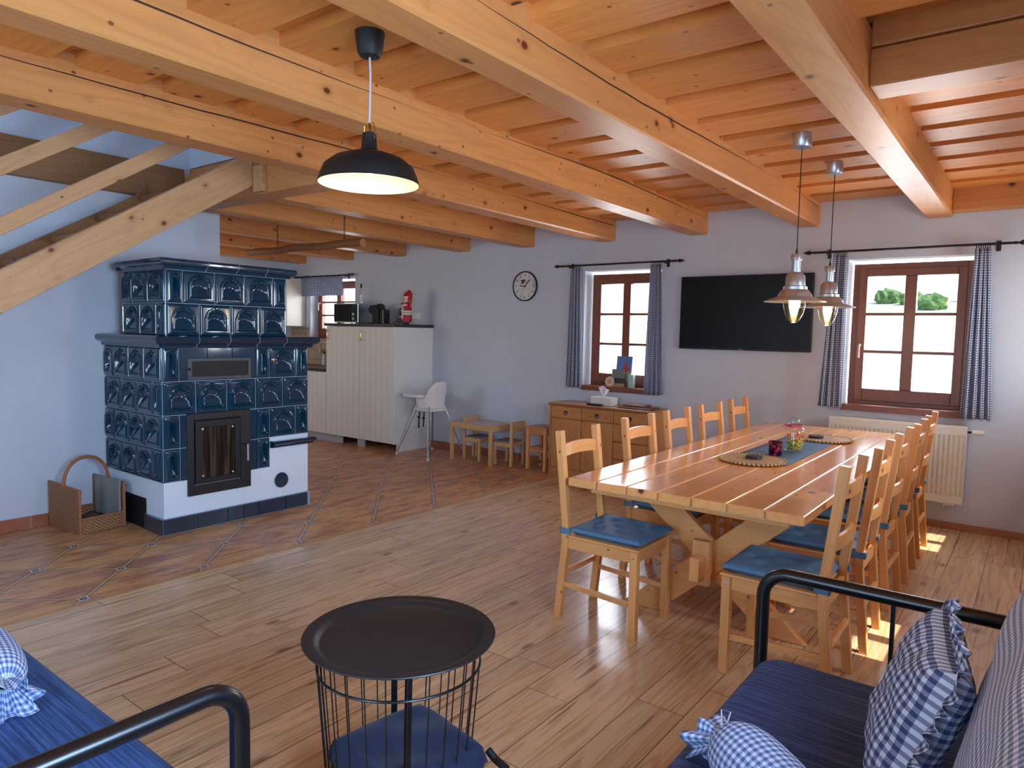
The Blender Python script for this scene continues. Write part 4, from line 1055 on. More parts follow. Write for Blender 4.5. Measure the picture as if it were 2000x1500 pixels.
# ------------------------------------------------------------------ sideboard
SX0, SX1, SY = -4.17, -2.975, 6.13
def sideboard():
    t = thing('sideboard', 'pine sideboard with drawers and ring pulls under the middle window', 'sideboard', (0, 0, 0))
    mb = MB(); mb.tone = 0.3
    mb.box(SX0+0.01, SX0+0.03, SY+0.02, YW-0.02, 0, 0.748); mb.build('side_panel', wood_sz, t, bevel=0.002)
    mb = MB(); mb.tone = 0.35; mb.box(SX1-0.03, SX1-0.01, SY+0.02, YW-0.02, 0, 0.748); mb.build('side_panel', wood_sz, t, bevel=0.002)
    mb = MB(); mb.tone = 0.4; mb.box(SX0+0.0305, SX1-0.0305, SY+0.05, YW-0.02, 0.06, 0.745); mb.build('carcass', wood_sx, t)
    mb = MB(); mb.tone = 0.5; mb.box(SX0, SX1, SY, YW-0.018, 0.749, 0.772); mb.build('top', wood('sideboard_top', 0, srgb(176, 116, 74), srgb(140, 82, 48), None, 0.3, knots=False), t, bevel=0.006)
    mb = MB(); mb.tone = 0.6; mb.box(SX0+0.0305, SX1-0.0305, SY+0.03, SY+0.049, 0, 0.075); mb.build('plinth', wood_sx, t)
    w = (SX1-SX0-0.064)/3
    def pull(x, z, par):
        r = MB(); r.lathe([(0, 0), (0.013, 0), (0.010, 0.006), (0, 0.008)], n=12); r.xform(Matrix.Translation((x, SY+0.0195, z)) @ Matrix.Rotation(PI/2, 4, 'X'))
        r.tube([(x+0.020*math.cos(q), SY+0.008, z-0.012+0.020*math.sin(q)) for q in [2*PI*k/14 for k in range(14)]], 0.0035, 6, closed=True); r.build('ring_pull', iron, par, smooth=True)
    for k in range(3):
        x0 = SX0+0.032+w*k
        mb = MB(); mb.tone = 0.1+k*0.2; mb.box(x0+0.003, x0+w-0.003, SY+0.02, SY+0.0495, 0.615, 0.742); d = mb.build('drawer', wood_sx, t, bevel=0.004); pull(x0+w/2, 0.685, d)
        if k < 2:
            mb = MB(); mb.tone = 0.15+k*0.3; mb.box(x0+0.003, x0+w-0.003, SY+0.02, SY+0.0495, 0.08, 0.608); d = mb.build('door', wood_sz, t, bevel=0.004)
        else:
            for j in range(3):
                z0 = 0.08+j*0.178; mb = MB(); mb.tone = 0.9+j*0.21; mb.box(x0+0.003, x0+w-0.003, SY+0.02, SY+0.0495, z0, z0+0.172); d = mb.build('drawer', wood_sx, t, bevel=0.004); pull(x0+w/2, z0+0.10, d)
sideboard()
ZS = 0.7725
def tissue():
    t = thing('tissue_box', 'white box with a tissue sticking out on the sideboard', 'tissue box', (-3.60, 6.33, ZS), math.radians(-4))
    MB().box(-0.13, 0.13, -0.06, 0.06, 0, 0.085).build('box', white_lac, t, bevel=0.004)
    mb = MB(); mb.grid(lambda u, v: (-0.035+0.07*u+0.10*(v-0.4)*(u-0.3)*1.2-0.02*v, 0.018*math.sin(u*6)*(1-v*0.6), 0.0855+0.115*v*(1-0.55*abs(u-0.35))), 12, 10); mb.build('tissue', plain('paper_tissue', srgb(240, 242, 246), 0.9), t, smooth=True, solid=0.003)
tissue()
def remote(x, y, rz, label):
    t = thing('remote_control', label, 'remote control', (x, y, ZS), rz)
    MB().box(-0.085, 0.085, -0.02, 0.02, 0, 0.018).build('body', black_matt, t, bevel=0.006)
    b = MB()
    for i in range(8):
        for j in range(3): b.box(-0.07+i*0.016, -0.062+i*0.016, -0.012+j*0.009, -0.006+j*0.009, 0.0181, 0.0195)
    b.build('buttons', plain('grey_buttons', srgb(110, 110, 116), 0.6), t)
remote(-3.645, 6.215, math.radians(4), 'black remote control in front of the white tissue box')
tray_w = wood('dark_board', 0, srgb(120, 84, 66), srgb(84, 56, 46), None, 0.4, knots=False)
tag(MB().box(-3.37, -3.02, 6.20, 6.44, ZS, ZS+0.014).build('place_board', tray_w, bevel=0.003), 'flat brown board lying on the right end of the sideboard', 'board')
tag(MB().box(-3.34, -3.10, 6.25, 6.41, ZS+0.0145, ZS+0.036).build('folder', tray_w, bevel=0.004), 'brown guest folder lying on the flat board on the sideboard', 'folder')
# leaflets on the window sill
def leaflet(x, y, z, w, h, label, c_sky, c_mid, c_low, roof=None, tilt=0.12, rz=0, group=None, grp='leaflets on the window sill'):
    t = thing('leaflet', label, 'leaflet', (x, y, z), rz)
    p = MB(); p.box(-w/2, w/2, -0.0015, 0.0015, 0, h); p.build('sheet', plain('leaflet_paper', c_sky, 0.4), t)
    q = MB(); q.box(-w/2, w/2, -0.0026, -0.0016, 0, h*0.35); q.build('lower_picture', plain('leaflet_print', c_low, 0.5, bscale=60), t)
    q = MB(); q.box(-w*0.3, w/2, -0.0032, -0.0027, h*0.2, h*0.5); q.build('middle_picture', plain('leaflet_print_mid', c_mid, 0.5, bscale=60), t)
    if roof: q = MB(); q.prism([(-w*0.1, -0.0033, h*0.5), (w*0.35, -0.0033, h*0.5), (w*0.12, -0.0033, h*0.86)], (0, -0.0008, 0)); q.build('house_picture', plain('leaflet_red_roof', roof, 0.5), t)
    for o in [c for c in C.objects if c.parent == t]: o.rotation_euler = (-tilt, 0, 0)
ZSILL = 0.9525
leaflet(-3.535, 6.60, ZSILL, 0.185, 0.33, 'tall leaflet with blue sky and a red-roofed house on the sill', srgb(96, 128, 184), srgb(150, 160, 120), srgb(120, 110, 100), srgb(196, 70, 56))
leaflet(-3.575, 6.565, ZSILL, 0.16, 0.19, 'dark landscape leaflet standing in front of the tall house leaflet', srgb(120, 124, 118), srgb(60, 52, 56), srgb(172, 140, 104))
tr_ = thing('round_leaflet', 'round cream card with a pink emblem at the left of the leaflets', 'card', (-3.655, 6.535, ZSILL))
MB().lathe([(0, 0.0), (0.055, 0.0), (0.055, 0.003), (0, 0.003)], n=32).xform(Matrix.Translation((0, 0, 0.055)) @ Matrix.Rotation(PI/2-0.1, 4, 'X')).build('disc', plain('cream_card', srgb(204, 190, 160), 0.6), tr_)
MB().lathe([(0, 0.0035), (0.026, 0.0035)], n=24).xform(Matrix.Translation((0, 0, 0.057)) @ Matrix.Rotation(PI/2-0.1, 4, 'X')).build('emblem', plain('pink_print', srgb(206, 140, 130), 0.6), tr_)
tag(MB().box(-3.44, -3.385, 6.54, 6.60, ZSILL, ZSILL+0.14).build('leaflet_holder', plain('pale_green_card', srgb(168, 190, 176), 0.5), bevel=0.002), 'pale leaflet holder at the right of the leaflets', 'leaflet holder')

# ------------------------------------------------------------------ high chair, children's furniture, stool
def highchair():
    t = thing('high_chair', 'white plastic high chair with tray and grey tube legs', 'high chair', (-5.86, 6.09, 0), math.radians(-5))
    # local: front (tray) = -x
    # one-piece shell: low sides at the front rising to a rounded back
    def shell(u, v):
        a = -PI*0.80+PI*1.60*u
        ca, sa_ = math.cos(a), math.sin(a)
        x = 0.165*math.copysign(abs(ca)**0.75, ca); y = 0.155*math.copysign(abs(sa_)**0.6, sa_)
        bk = max(0.0, min(1.0, (ca-0.25)/0.55)); bk = bk*bk*(3-2*bk)
        zt = 0.70+0.205*bk
        z = 0.575+(zt-0.575)*v
        tap = 1-0.42*max(0, (z-0.74)/0.165)**2.2
        return (x*(0.9+0.1*v)+0.045*max(0, (z-0.70)/0.2)*bk, y*(0.9+0.1*v)*tap, z)
    seat = MB(); seat.grid(shell, 48, 16); seat.build('seat_shell', white_plastic, t, smooth=True, solid=0.012)
    bs = MB(); bs.prism([(-0.15, -0.14, 0.545), (0.15, -0.14, 0.545), (0.165, -0.10, 0.545), (0.165, 0.10, 0.545), (0.15, 0.14, 0.545), (-0.15, 0.14, 0.545)], (0, 0, 0.03)); bs.build('seat_base', white_plastic, t, bevel=0.01)
    tr = MB(); n = 40; out = []
    for k in range(n):
        a = 2*PI*k/n; ca, sa_ = math.cos(a), math.sin(a)
        out.append((-0.135+0.185*math.copysign(abs(ca)**0.5, ca), 0.235*math.copysign(abs(sa_)**0.45, sa_), 0.712))
    tr.prism(out, (0, 0, 0.012)); inn = [(x*1.0, y, 0.724) for x, y, z in out]
    for k in range(n):
        a_, b_ = out[k], out[(k+1) % n]; f = lambda p, s2: (-0.135+(p[0]+0.135)*s2, p[1]*s2)
        A0, B0, A1, B1 = f(a_, 1), f(b_, 1), f(a_, 0.93), f(b_, 0.93)
        tr.add([(*A0, 0.724), (*B0, 0.724), (*B1, 0.724), (*A1, 0.724), (*A0, 0.742), (*B0, 0.742), (*B1, 0.742), (*A1, 0.742)], [(4, 5, 6, 7), (0, 1, 5, 4), (2, 3, 7, 6)])
    tr.build('tray', white_plastic, t, smooth=True)
    for sx, sy in ((-1, -1), (-1, 1), (1, -1), (1, 1)):
        l = MB(); l.tube([(sx*0.11, sy*0.125, 0.60), (sx*0.125, sy*0.14, 0.54), (sx*0.29, sy*0.285, 0.018)], [0.0125, 0.0125, 0.0095], 12); lg = l.build('leg', grey_steel, t, smooth=True)
        MB().lathe([(0.012, 0), (0.014, 0.02), (0.010, 0.03)], (sx*0.29, sy*0.285, 0), 12, True).build('foot_cap', white_plastic, lg, smooth=True)
    for x, y, l_ in ((0.02, -0.12, 0.17), (-0.09, -0.10, 0.20)):
        s = MB(); s.bar((x, y, 0.53), (x+0.01, y-0.02, 0.53-l_), 0.025, 0.003, (0, 1, 0)); s.box(x-0.02, x+0.02, y-0.016, y-0.004, 0.45, 0.475); s.build('strap', black_matt, t)
highchair()
def kids_table():
    t = thing('kids_table', 'small birch children table with white top by the wall', 'table', (-5.17, 6.24, 0), math.radians(-2))
    for x in (-0.30, 0.30):
        for y in (-0.19, 0.19): MB().box(x-0.018, x+0.018, y-0.018, y+0.018, 0, 0.45).build('leg', wood_birch, t, bevel=0.004)
    mb = MB()
    mb.box(-0.282, 0.282, -0.205, -0.187, 0.385, 0.45); mb.box(-0.282, 0.282, 0.187, 0.205, 0.385, 0.45); mb.box(-0.315, -0.297, -0.172, 0.172, 0.385, 0.45); mb.box(0.297, 0.315, -0.172, 0.172, 0.385, 0.45)
    mb.build('apron', wood_birch, t, bevel=0.003)
    MB().box(-0.282, 0.282, -0.185, 0.185, 0.436, 0.446).build('tabletop', plain('white_table_laminate', srgb(206, 206, 200), 0.4), t)
kids_table()
def kids_chair(loc, rz, label):
    t = thing('kids_chair', label, 'chair', loc, rz, 'children chairs at the small table')
    for y in (-0.125, 0.125): MB().box(0.09, 0.12, y-0.015, y+0.015, 0, 0.265).build('leg', wood_birch, t, bevel=0.004)
    for y in (-0.125, 0.125): MB().box(-0.13, -0.10, y-0.015, y+0.015, 0, 0.50).build('leg', wood_birch, t, bevel=0.004)
    MB().box(-0.118, -0.104, -0.1095, 0.1095, 0.385, 0.50).build('backrest', wood_birch, t, bevel=0.003)
    mb = MB()
    for y in (-0.125, 0.125): mb.box(-0.0995, 0.0895, y-0.01, y+0.01, 0.215, 0.262)
    mb.box(0.097, 0.113, -0.1095, 0.1095, 0.215, 0.262); mb.box(-0.122, -0.106, -0.1095, 0.1095, 0.215, 0.262)
    mb.build('seat_frame', wood_birch, t, bevel=0.002)
    MB().box(-0.0995, 0.125, -0.138, 0.138, 0.266, 0.280).build('seat', plain('grey_seat_board', srgb(132, 134, 136), 0.5), t, bevel=0.003)
kids_chair((-5.28, 6.31, 0), math.radians(4), 'small birch chair pushed under the children table from the left')
kids_chair((-4.80, 6.28, 0), math.radians(184), 'small birch chair pulled up to the right end of the children table')
def stool():
    t = thing('step_stool', 'small pine step stool left of the sideboard', 'stool', (-4.355, 6.33, 0), math.radians(-3))
    for x in (-0.12, 0.12):
        for y in (-0.12, 0.12): MB().box(x-0.018, x+0.018, y-0.018, y+0.018, 0, 0.455).build('leg', wood_fz, t, bevel=0.003)
    MB().box(-0.15, 0.15, -0.15, 0.15, 0.456, 0.476).build('seat', wood_sx, t, bevel=0.004)
    mb = MB()
    for y in (-0.12, 0.12): mb.box(-0.101, 0.101, y-0.010, y+0.010, 0.395, 0.455); mb.box(-0.101, 0.101, y-0.010, y+0.010, 0.20, 0.235)
    for x in (-0.12, 0.12): mb.box(x-0.01, x+0.01, -0.1015, 0.1015, 0.395, 0.455)
    mb.build('apron', wood_sx, t, bevel=0.002)
    MB().box(-0.101, 0.101, -0.105, 0.105, 0.236, 0.250).build('step', wood_sx, t, bevel=0.002)
stool()

# ------------------------------------------------------------------ dining table
TX0, TX1, TY0, TY1, TZ = -1.90, -0.735, 2.99, 6.22, 0.767
def dining_table():
    t = thing('dining_table', 'long varnished pine dining table on crossed legs', 'table', (0, 0, 0))
    w = (TX1-TX0)/7
    mb = MB()
    for k in range(7):
        mb.tone = 0.31+k*0.29; mb.box(TX0+w*k+0.0035, TX0+w*(k+1)-0.0035, TY0+0.004*((k*7) % 3), TY1, TZ-0.042, TZ)
    mb.build('tabletop', wood_table, t, bevel=0.005)
    mb = MB(); mb.box(TX0+0.02, TX1-0.02, TY0+0.03, TY1-0.03, TZ-0.050, TZ-0.0425); mb.box(TX0+0.08, TX1-0.08, TY0+0.02, TY1-0.02, TZ-0.0424, TZ-0.006); mb.build('pale_joints', plain('pale_gap_fill', srgb(222, 190, 150), 0.5), t)
    for y in (3.17, 3.50, 4.6, 5.72, 6.05):
        b = MB(); b.tone = y; b.box(TX0+0.06, TX1-0.10, y-0.045, y+0.045, TZ-0.095, TZ-0.0505); b.build('batten', wood_fx, t, bevel=0.004)
    for y in (3.50, 5.72):
        for s_, yy in ((1, y-0.045), (-1, y+0.005)):
            xa, xb = (-1.70, -0.93) if s_ > 0 else (-0.93, -1.70)
            ztop = TZ-0.096; d = 0.105
            b = MB(); b.tone = 0.4*s_+y
            xa0, xa1 = xa-d, xa+d; xb0, xb1 = xb-d, xb+d
            b.prism([(xa0, yy, 0.0), (xa1, yy, 0.0), (xb1, yy, ztop), (xb0, yy, ztop)], (0, 0.04, 0))
            b.build('leg', wood_fx, t, bevel=0.005)
    b = MB(); b.tone = 0.7; b.box(-1.34, -1.29, 3.26, 5.94, 0.28, 0.40); b.build('stretcher', wood_fy, t, bevel=0.004)
    for y in (3.36, 5.80): b = MB(); b.tone = y; b.box(-1.36, -1.27, y-0.02, y+0.015, 0.24, 0.47); b.build('wedge', wood_fz, t, bevel=0.003)
dining_table()
# ------------------------------------------------------------------ dining chairs
def dining_chair(label, group):
    t = thing('dining_chair', label, 'chair', (0, 0, 0), 0, group)
    for i, y in enumerate((-0.182, 0.182)):
        b = MB(); b.tone = 0.13+i*0.3; b.box(0.195, 0.235, y-0.021, y+0.021, 0, 0.443); b.build('leg', wood_fz, t, bevel=0.004)
        b = MB(); b.tone = 0.57+i*0.21; w = 0.040
        P = [(-0.245, 0), (-0.245+w, 0), (-0.178+0.012, 0.40), (-0.178+0.012, 0.50), (-0.262+w, 1.0), (-0.262, 0.995), (-0.205, 0.50), (-0.205, 0.40)]
        b.prism([(x, y-0.019, z) for x, z in P], (0, 0.038, 0)); b.build('back_post', wood_fz, t, bevel=0.004)
        b = MB(); b.tone = 0.2+i; b.box(-0.166, 0.1945, y-0.012, y+0.012, 0.385, 0.443); b.build('side_rail', wood_fx, t, bevel=0.003)
        b = MB(); b.tone = 0.3+i; b.bar((-0.208, y, 0.19), (0.1945, y, 0.17), 0.02, 0.028); b.build('stretcher', wood_fx, t, bevel=0.003)
    b = MB(); b.tone = 0.8; b.box(0.200, 0.222, -0.1605, 0.1605, 0.385, 0.443); b.build('seat_rail', wood_fy, t, bevel=0.003)
    b = MB(); b.tone = 0.7; b.box(-0.195, -0.175, -0.1625, 0.1625, 0.385, 0.443); b.build('seat_rail', wood_fy, t, bevel=0.003)
    b = MB(); b.tone = 0.85; b.bar((-0.212, -0.1625, 0.24), (-0.212, 0.1625, 0.24), 0.02, 0.028); b.build('rear_stretcher', wood_fy, t, bevel=0.003)
    def rail(z, h, x):
        b = MB(); b.tone = z; n = 10; vs = []; fs = []
        for k in range(n+1):
            y = -0.1625+0.325*k/n; cx = x-0.020*(1-(2*k/n-1)**2); arc = 0.004*(1-(2*k/n-1)**2)
            vs += [(cx-0.009, y, z-h/2+arc), (cx+0.009, y, z-h/2+arc), (cx+0.005, y, z+h/2+arc*2), (cx-0.013, y, z+h/2+arc*2)]
        for k in range(n):
            for j in range(4): fs.append((k*4+j, k*4+(j+1) % 4, (k+1)*4+(j+1) % 4, (k+1)*4+j))
        fs += [(3, 2, 1, 0), (n*4, n*4+1, n*4+2, n*4+3)]
        b.add(vs, fs); b.build('back_rail', wood_fy, t, bevel=0.002)
    rail(0.885, 0.062, -0.232); rail(0.665, 0.058, -0.208)
    b = MB(); b.tone = 0.95; b.box(-0.166, 0.245, -0.205, 0.205, 0.4435, 0.4575); b.build('seat', wood_fx, t, bevel=0.006)
    # tufted pad
    tufts = [(0.10, -0.09), (0.10, 0.09), (-0.04, -0.09), (-0.04, 0.09), (0.03, 0.0), (-0.11, 0.0), (0.17, 0.0)]
    def pad(u, v, sgn):
        x = -0.172+0.418*u; y = -0.200+0.400*v
        e = min(u, 1-u, v, 1-v)*2; k = min(1, e/0.22); k = math.sqrt(max(0, 1-(1-k)**2))
        r = 0.022*k
        for tx, ty in tufts: r -= 0.019*math.exp(-((x-tx)**2+(y-ty)**2)/0.0006)
        cx = 1.0-0.04*(1-k)
        return (x, y*cx, 0.4795+(r if sgn > 0 else -0.0215*k))
    b = MB(); b.grid(lambda u, v: pad(u, v, 1), 36, 36); b.grid(lambda u, v: pad(1-u, v, -1), 12, 12); p = b.build('seat_pad', pad_mat, t, smooth=True)
    for y in (-0.182, 0.182):
        b = MB(); x0, x1 = -0.2095, -0.162
        b.box(x0-0.004, x0, y-0.0235, y+0.0235, 0.462, 0.494); b.box(x0-0.004, x1+0.01, y+(0.0195 if y > 0 else -0.0235), y+(0.0235 if y > 0 else -0.0195), 0.462, 0.494)
        b.build('tie_strap', pad_mat, p, bevel=0.001)
    for y in (-0.2035, 0.2035):
        b = MB().lathe([(0, 0.0025), (0.006, 0.0015), (0.0065, 0)], n=10).xform(Matrix.Translation((0.215, y, 0.415)) @ Matrix.Rotation(-PI/2 if y > 0 else PI/2, 4, 'X')); b.build('bolt_head', steel, t, smooth=True)
    return t
CX_L, CX_R = -1.735, -0.838
L_lab = ['pine dining chair with blue pad at the near left end of the table', 'pine dining chair second along the left side of the table', 'middle pine dining chair on the left side of the table',
         'fourth pine dining chair along the left side, seen before the television wall', 'pine dining chair at the far left end of the table']
R_lab = ['pine dining chair with bright blue pad at the near right corner of the table', 'pine dining chair with blue pad just behind the nearest right one', 'middle pine dining chair on the right side of the table',
         'fourth pine dining chair along the right side of the table', 'pine dining chair on the right nearest the radiator']
ch0 = dining_chair(L_lab[0], 'dining chairs round the long table'); ch0.location = (CX_L-0.005, 3.215, 0)
for y, lb, dx, rz in zip((3.97, 4.57, 5.16, 5.80), L_lab[1:], (-0.03, -0.035, -0.03, -0.035), (0, 0.01, -0.02, 0.01)): copy_thing(ch0, (CX_L+dx, y, 0), rz, lb)
for y, lb, dx, rz in zip((3.185, 3.80, 4.47, 5.04, 5.67), R_lab, (0, 0.015, 0.01, 0.02, 0.01), (0.0, 0.02, -0.01, 0.02, 0.0)): copy_thing(ch0, (CX_R+dx, y, 0), PI+rz, lb)

# ------------------------------------------------------------------ things on the table
tag(MB().grid(lambda u, v: (-1.49+0.36*u, 4.13+1.30*v, TZ+0.0022+0.0006*math.sin(v*60)), 8, 60).build('table_runner', runner_mat, smooth=True, solid=0.002), 'blue cloth runner lying along the middle of the table', 'table runner')
def placemat(x, y, label):
    t = thing('placemat', label, 'placemat', (x, y, TZ+0.0045), 0.3, 'woven round placemats')
    MB().lathe([(0, 0), (0.185, 0.0), (0.190, 0.004), (0.184, 0.009), (0, 0.009)], n=56).build('woven_disc', seagrass, t, smooth=True)
    rim = MB(); P = []
    for k in range(150): a = 2*PI*k/150; rr_ = 0.187+0.004*math.sin(k*1.9); P.append((rr_*math.cos(a), rr_*math.sin(a), 0.007+0.003*math.cos(k*1.9)))
    rim.tube(P, 0.0055, 6, closed=True); rim.build('braided_rim', seagrass, t, smooth=True)
placemat(-1.335, 4.15, 'round woven placemat at the near end of the blue runner')
placemat(-1.225, 5.40, 'round woven placemat at the far end of the blue runner')
def coasters(x, y, label):
    t = thing('coaster_stack', label, 'coasters', (x, y, TZ+0.0142), 0.2)
    for k in range(3): MB().lathe([(0, 0), (0.05, 0), (0.051, 0.003), (0.05, 0.0055), (0, 0.0055)], (0.002*k, -0.001*k, 0.006*k), 30).build('coaster', anthracite, t, smooth=True)
coasters(-1.335, 4.17, 'stack of dark round coasters on the near placemat')
coasters(-1.28, 5.38, 'stack of dark round coasters on the far placemat')
def jar():
    t = thing('glass_jar', 'tall glass jar of coloured sweets with a pink ribbon', 'jar', (-1.245, 4.70, TZ+0.0045))
    MB().lathe([(0.0, 0.0), (0.055, 0.0), (0.060, 0.006), (0.060, 0.125), (0.054, 0.145), (0.042, 0.158), (0.042, 0.175), (0.046, 0.18)], n=36).build('glass', jar_mat, t, smooth=True)
    MB().lathe([(0.047, 0.181), (0.050, 0.19), (0.047, 0.20), (0.044, 0.215), (0.030, 0.22), (0.0, 0.221)], n=30, cap0=True).build('lid', jar_mat, t, smooth=True)
    cols = [srgb(226, 88, 48), srgb(236, 206, 70), srgb(140, 184, 60), srgb(214, 60, 76), srgb(228, 140, 60)]
    ms = [plain('sweet_colour', c, 0.35) for c in cols]; rs = random.Random(9); sw = MB()
    for k in range(90):
        for _ in range(20):
            a = rs.random()*2*PI; r = 0.046*math.sqrt(rs.random()); z = 0.013+0.10*k/90
        sw.mi = (rs.randrange(2)+ (1 if z < 0.07 else (0 if rs.random() < 0.5 else 3))) % 5
        c = Vector((r*math.cos(a), r*math.sin(a), z)); q = 0.0085+0.002*rs.random()
        sw.lathe([(0, -q), (q*0.75, -q*0.6), (q, 0), (q*0.75, q*0.6), (0, q)], c, 8)
    s_ = sw.build('sweets', ms, t, smooth=True); s_['kind'] = 'stuff'
    rb = MB(); pm = plain('pink_ribbon', srgb(204, 84, 116), 0.6)
    rb.lathe([(0.0435, 0.158), (0.0445, 0.166), (0.0435, 0.172)], n=30)
    for s2 in (-1, 1): rb.tube([(-0.044, 0, 0.165), (-0.062, s2*0.018, 0.172), (-0.072, s2*0.012, 0.165), (-0.046, 0, 0.163)], 0.0025, 6)
    rb.tube([(-0.044, 0, 0.165), (-0.06, -0.01, 0.15), (-0.064, -0.012, 0.14)], 0.0022, 6); rb.build('ribbon', pm, t, smooth=True)
jar()
def cup():
    t = thing('candle_glass', 'dark purple candle glass with red flowers beside the sweets jar', 'candle holder', (-1.290, 4.44, TZ+0.0045))
    tc = NT('flowered_glass'); vo = tc.node('ShaderNodeTexVoronoi'); vo.inputs['Scale'].default_value = 42; tc.put(vo.inputs['Vector'], tc.obj())
    c = tc.mix(tc.math('SUBTRACT', 1.0, tc.step(vo.outputs['Distance'], 0.3, 0.5)), srgb(44, 18, 34), srgb(178, 40, 72)); m = tc.fin(c, 0.15)
    MB().lathe([(0.0, 0), (0.036, 0.0), (0.039, 0.01), (0.044, 0.088), (0.041, 0.088), (0.036, 0.012), (0, 0.012)], n=32).build('glass', m, t, smooth=True)
    MB().lathe([(0.0, 0.03), (0.036, 0.03)], n=24).build('wax', plain('dark_wax', srgb(60, 22, 36), 0.5), t)
cup()

# ------------------------------------------------------------------ pendant lamps
def pendant_big():
    x, y = -2.219, 1.93
    t = thing('pendant_lamp', 'black dome pendant lamp with brass fittings near the camera', 'lamp', (x, y, 0))
    MB().lathe([(0.020, 2.592), (0.040, 2.596), (0.050, 2.612), (0.056, 2.655), (0.060, 2.689), (0.0, 2.6895)], n=30, cap0=True).build('ceiling_cup', black_matt, t, smooth=True)
    MB().tube([(0, 0, 2.592), (0.002, 0.002, 2.53), (0.004, 0, 2.46), (0.001, 0.001, 2.38), (0, 0, 2.335)], 0.0042, 8).build('cord', plain('white_textile_cord', srgb(196, 192, 196), 0.7), t, smooth=True)
    MB().lathe([(0.007, 2.292), (0.007, 2.33), (0.004, 2.336)], n=14, cap1=True).build('brass_stem', brass, t, smooth=True)
    w = MB()
    for s_ in (-1, 1): w.tube([(0, 0, 2.33), (s_*0.022, 0, 2.335), (s_*0.030, 0, 2.325), (s_*0.031, 0, 2.27)], 0.0018, 6)
    w.build('brass_wire', brass, t, smooth=True)
    R0 = 0.205
    MB().lathe([(0.024, 2.296), (0.028, 2.292), (0.032, 2.235), (0.042, 2.222), (0.085, 2.212), (0.140, 2.192), (0.180, 2.160), (0.197, 2.120), (0.205, 2.092)], n=56, cap0=True).build('shade', black_matt, t, smooth=True)
    MB().lathe([(0.030, 2.218), (0.085, 2.2085), (0.138, 2.188), (0.177, 2.157), (0.194, 2.120), (0.202, 2.092)], n=56, cap0=True).build('shade_lining', shade_in, t, smooth=True)
    MB().lathe([(0, 2.13), (0.02, 2.137), (0.03, 2.155), (0.024, 2.18), (0.014, 2.20)], n=20).build('bulb', emit('lit_bulb', (1.0, 0.80, 0.45, 1), 4), t, smooth=True)
    light('lamp_light', 'POINT', (x, y, 2.125), 2.2, (1.0, 0.80, 0.50), soft=0.03)
pendant_big()
def pendant_small(x, y, label):
    t = thing('steel_pendant_lamp', label, 'lamp', (x, y, 0), 0, 'steel pendant lamps over the table')
    MB().lathe([(0.050, 2.613), (0.053, 2.617), (0.053, 2.689), (0, 2.6895)], n=34, cap0=True).build('ceiling_cup', steel, t, smooth=True)
    MB().tube([(0, 0, 2.614), (0, 0, 2.02)], 0.003, 8).build('cord', black_matt, t, smooth=True)
    MB().lathe([(0.004, 2.03), (0.007, 2.015), (0.007, 2.0), (0.0, 2.0)], n=12).build('cord_grip', black_matt, t, smooth=True)
    MB().lathe([(0.0, 2.0), (0.030, 1.999), (0.033, 1.994), (0.033, 1.965), (0.026, 1.962), (0.025, 1.895), (0.038, 1.890), (0.053, 1.872), (0.056, 1.815), (0.060, 1.812), (0.067, 1.808), (0.067, 1.792), (0.078, 1.786), (0.092, 1.765), (0.098, 1.750), (0.130, 1.738), (0.172, 1.722), (0.174, 1.720), (0.172, 1.7195), (0.130, 1.733), (0.096, 1.745), (0.080, 1.770), (0.06, 1.785)], n=56).build('shade', steel, t, smooth=True)
    MB().lathe([(0.064, 1.742), (0.063, 1.70), (0.052, 1.652), (0.036, 1.618), (0.018, 1.598), (0.0, 1.597)], n=36).build('glass_cover', bulb_glass, t, smooth=True)
    MB().lathe([(0.030, 1.735), (0.028, 1.69), (0.016, 1.645), (0.0, 1.628)], n=24, cap0=True).build('bulb', bulb_mat, t, smooth=True)
    light('lamp_light', 'POINT', (x, y, 1.585), 3.0, (1.0, 0.80, 0.50), soft=0.03)
pendant_small(-1.182, 4.30, 'nearer of the two brushed steel pendant lamps over the table')
pendant_small(-1.181, 5.10, 'farther of the two brushed steel pendant lamps, before the curtain')

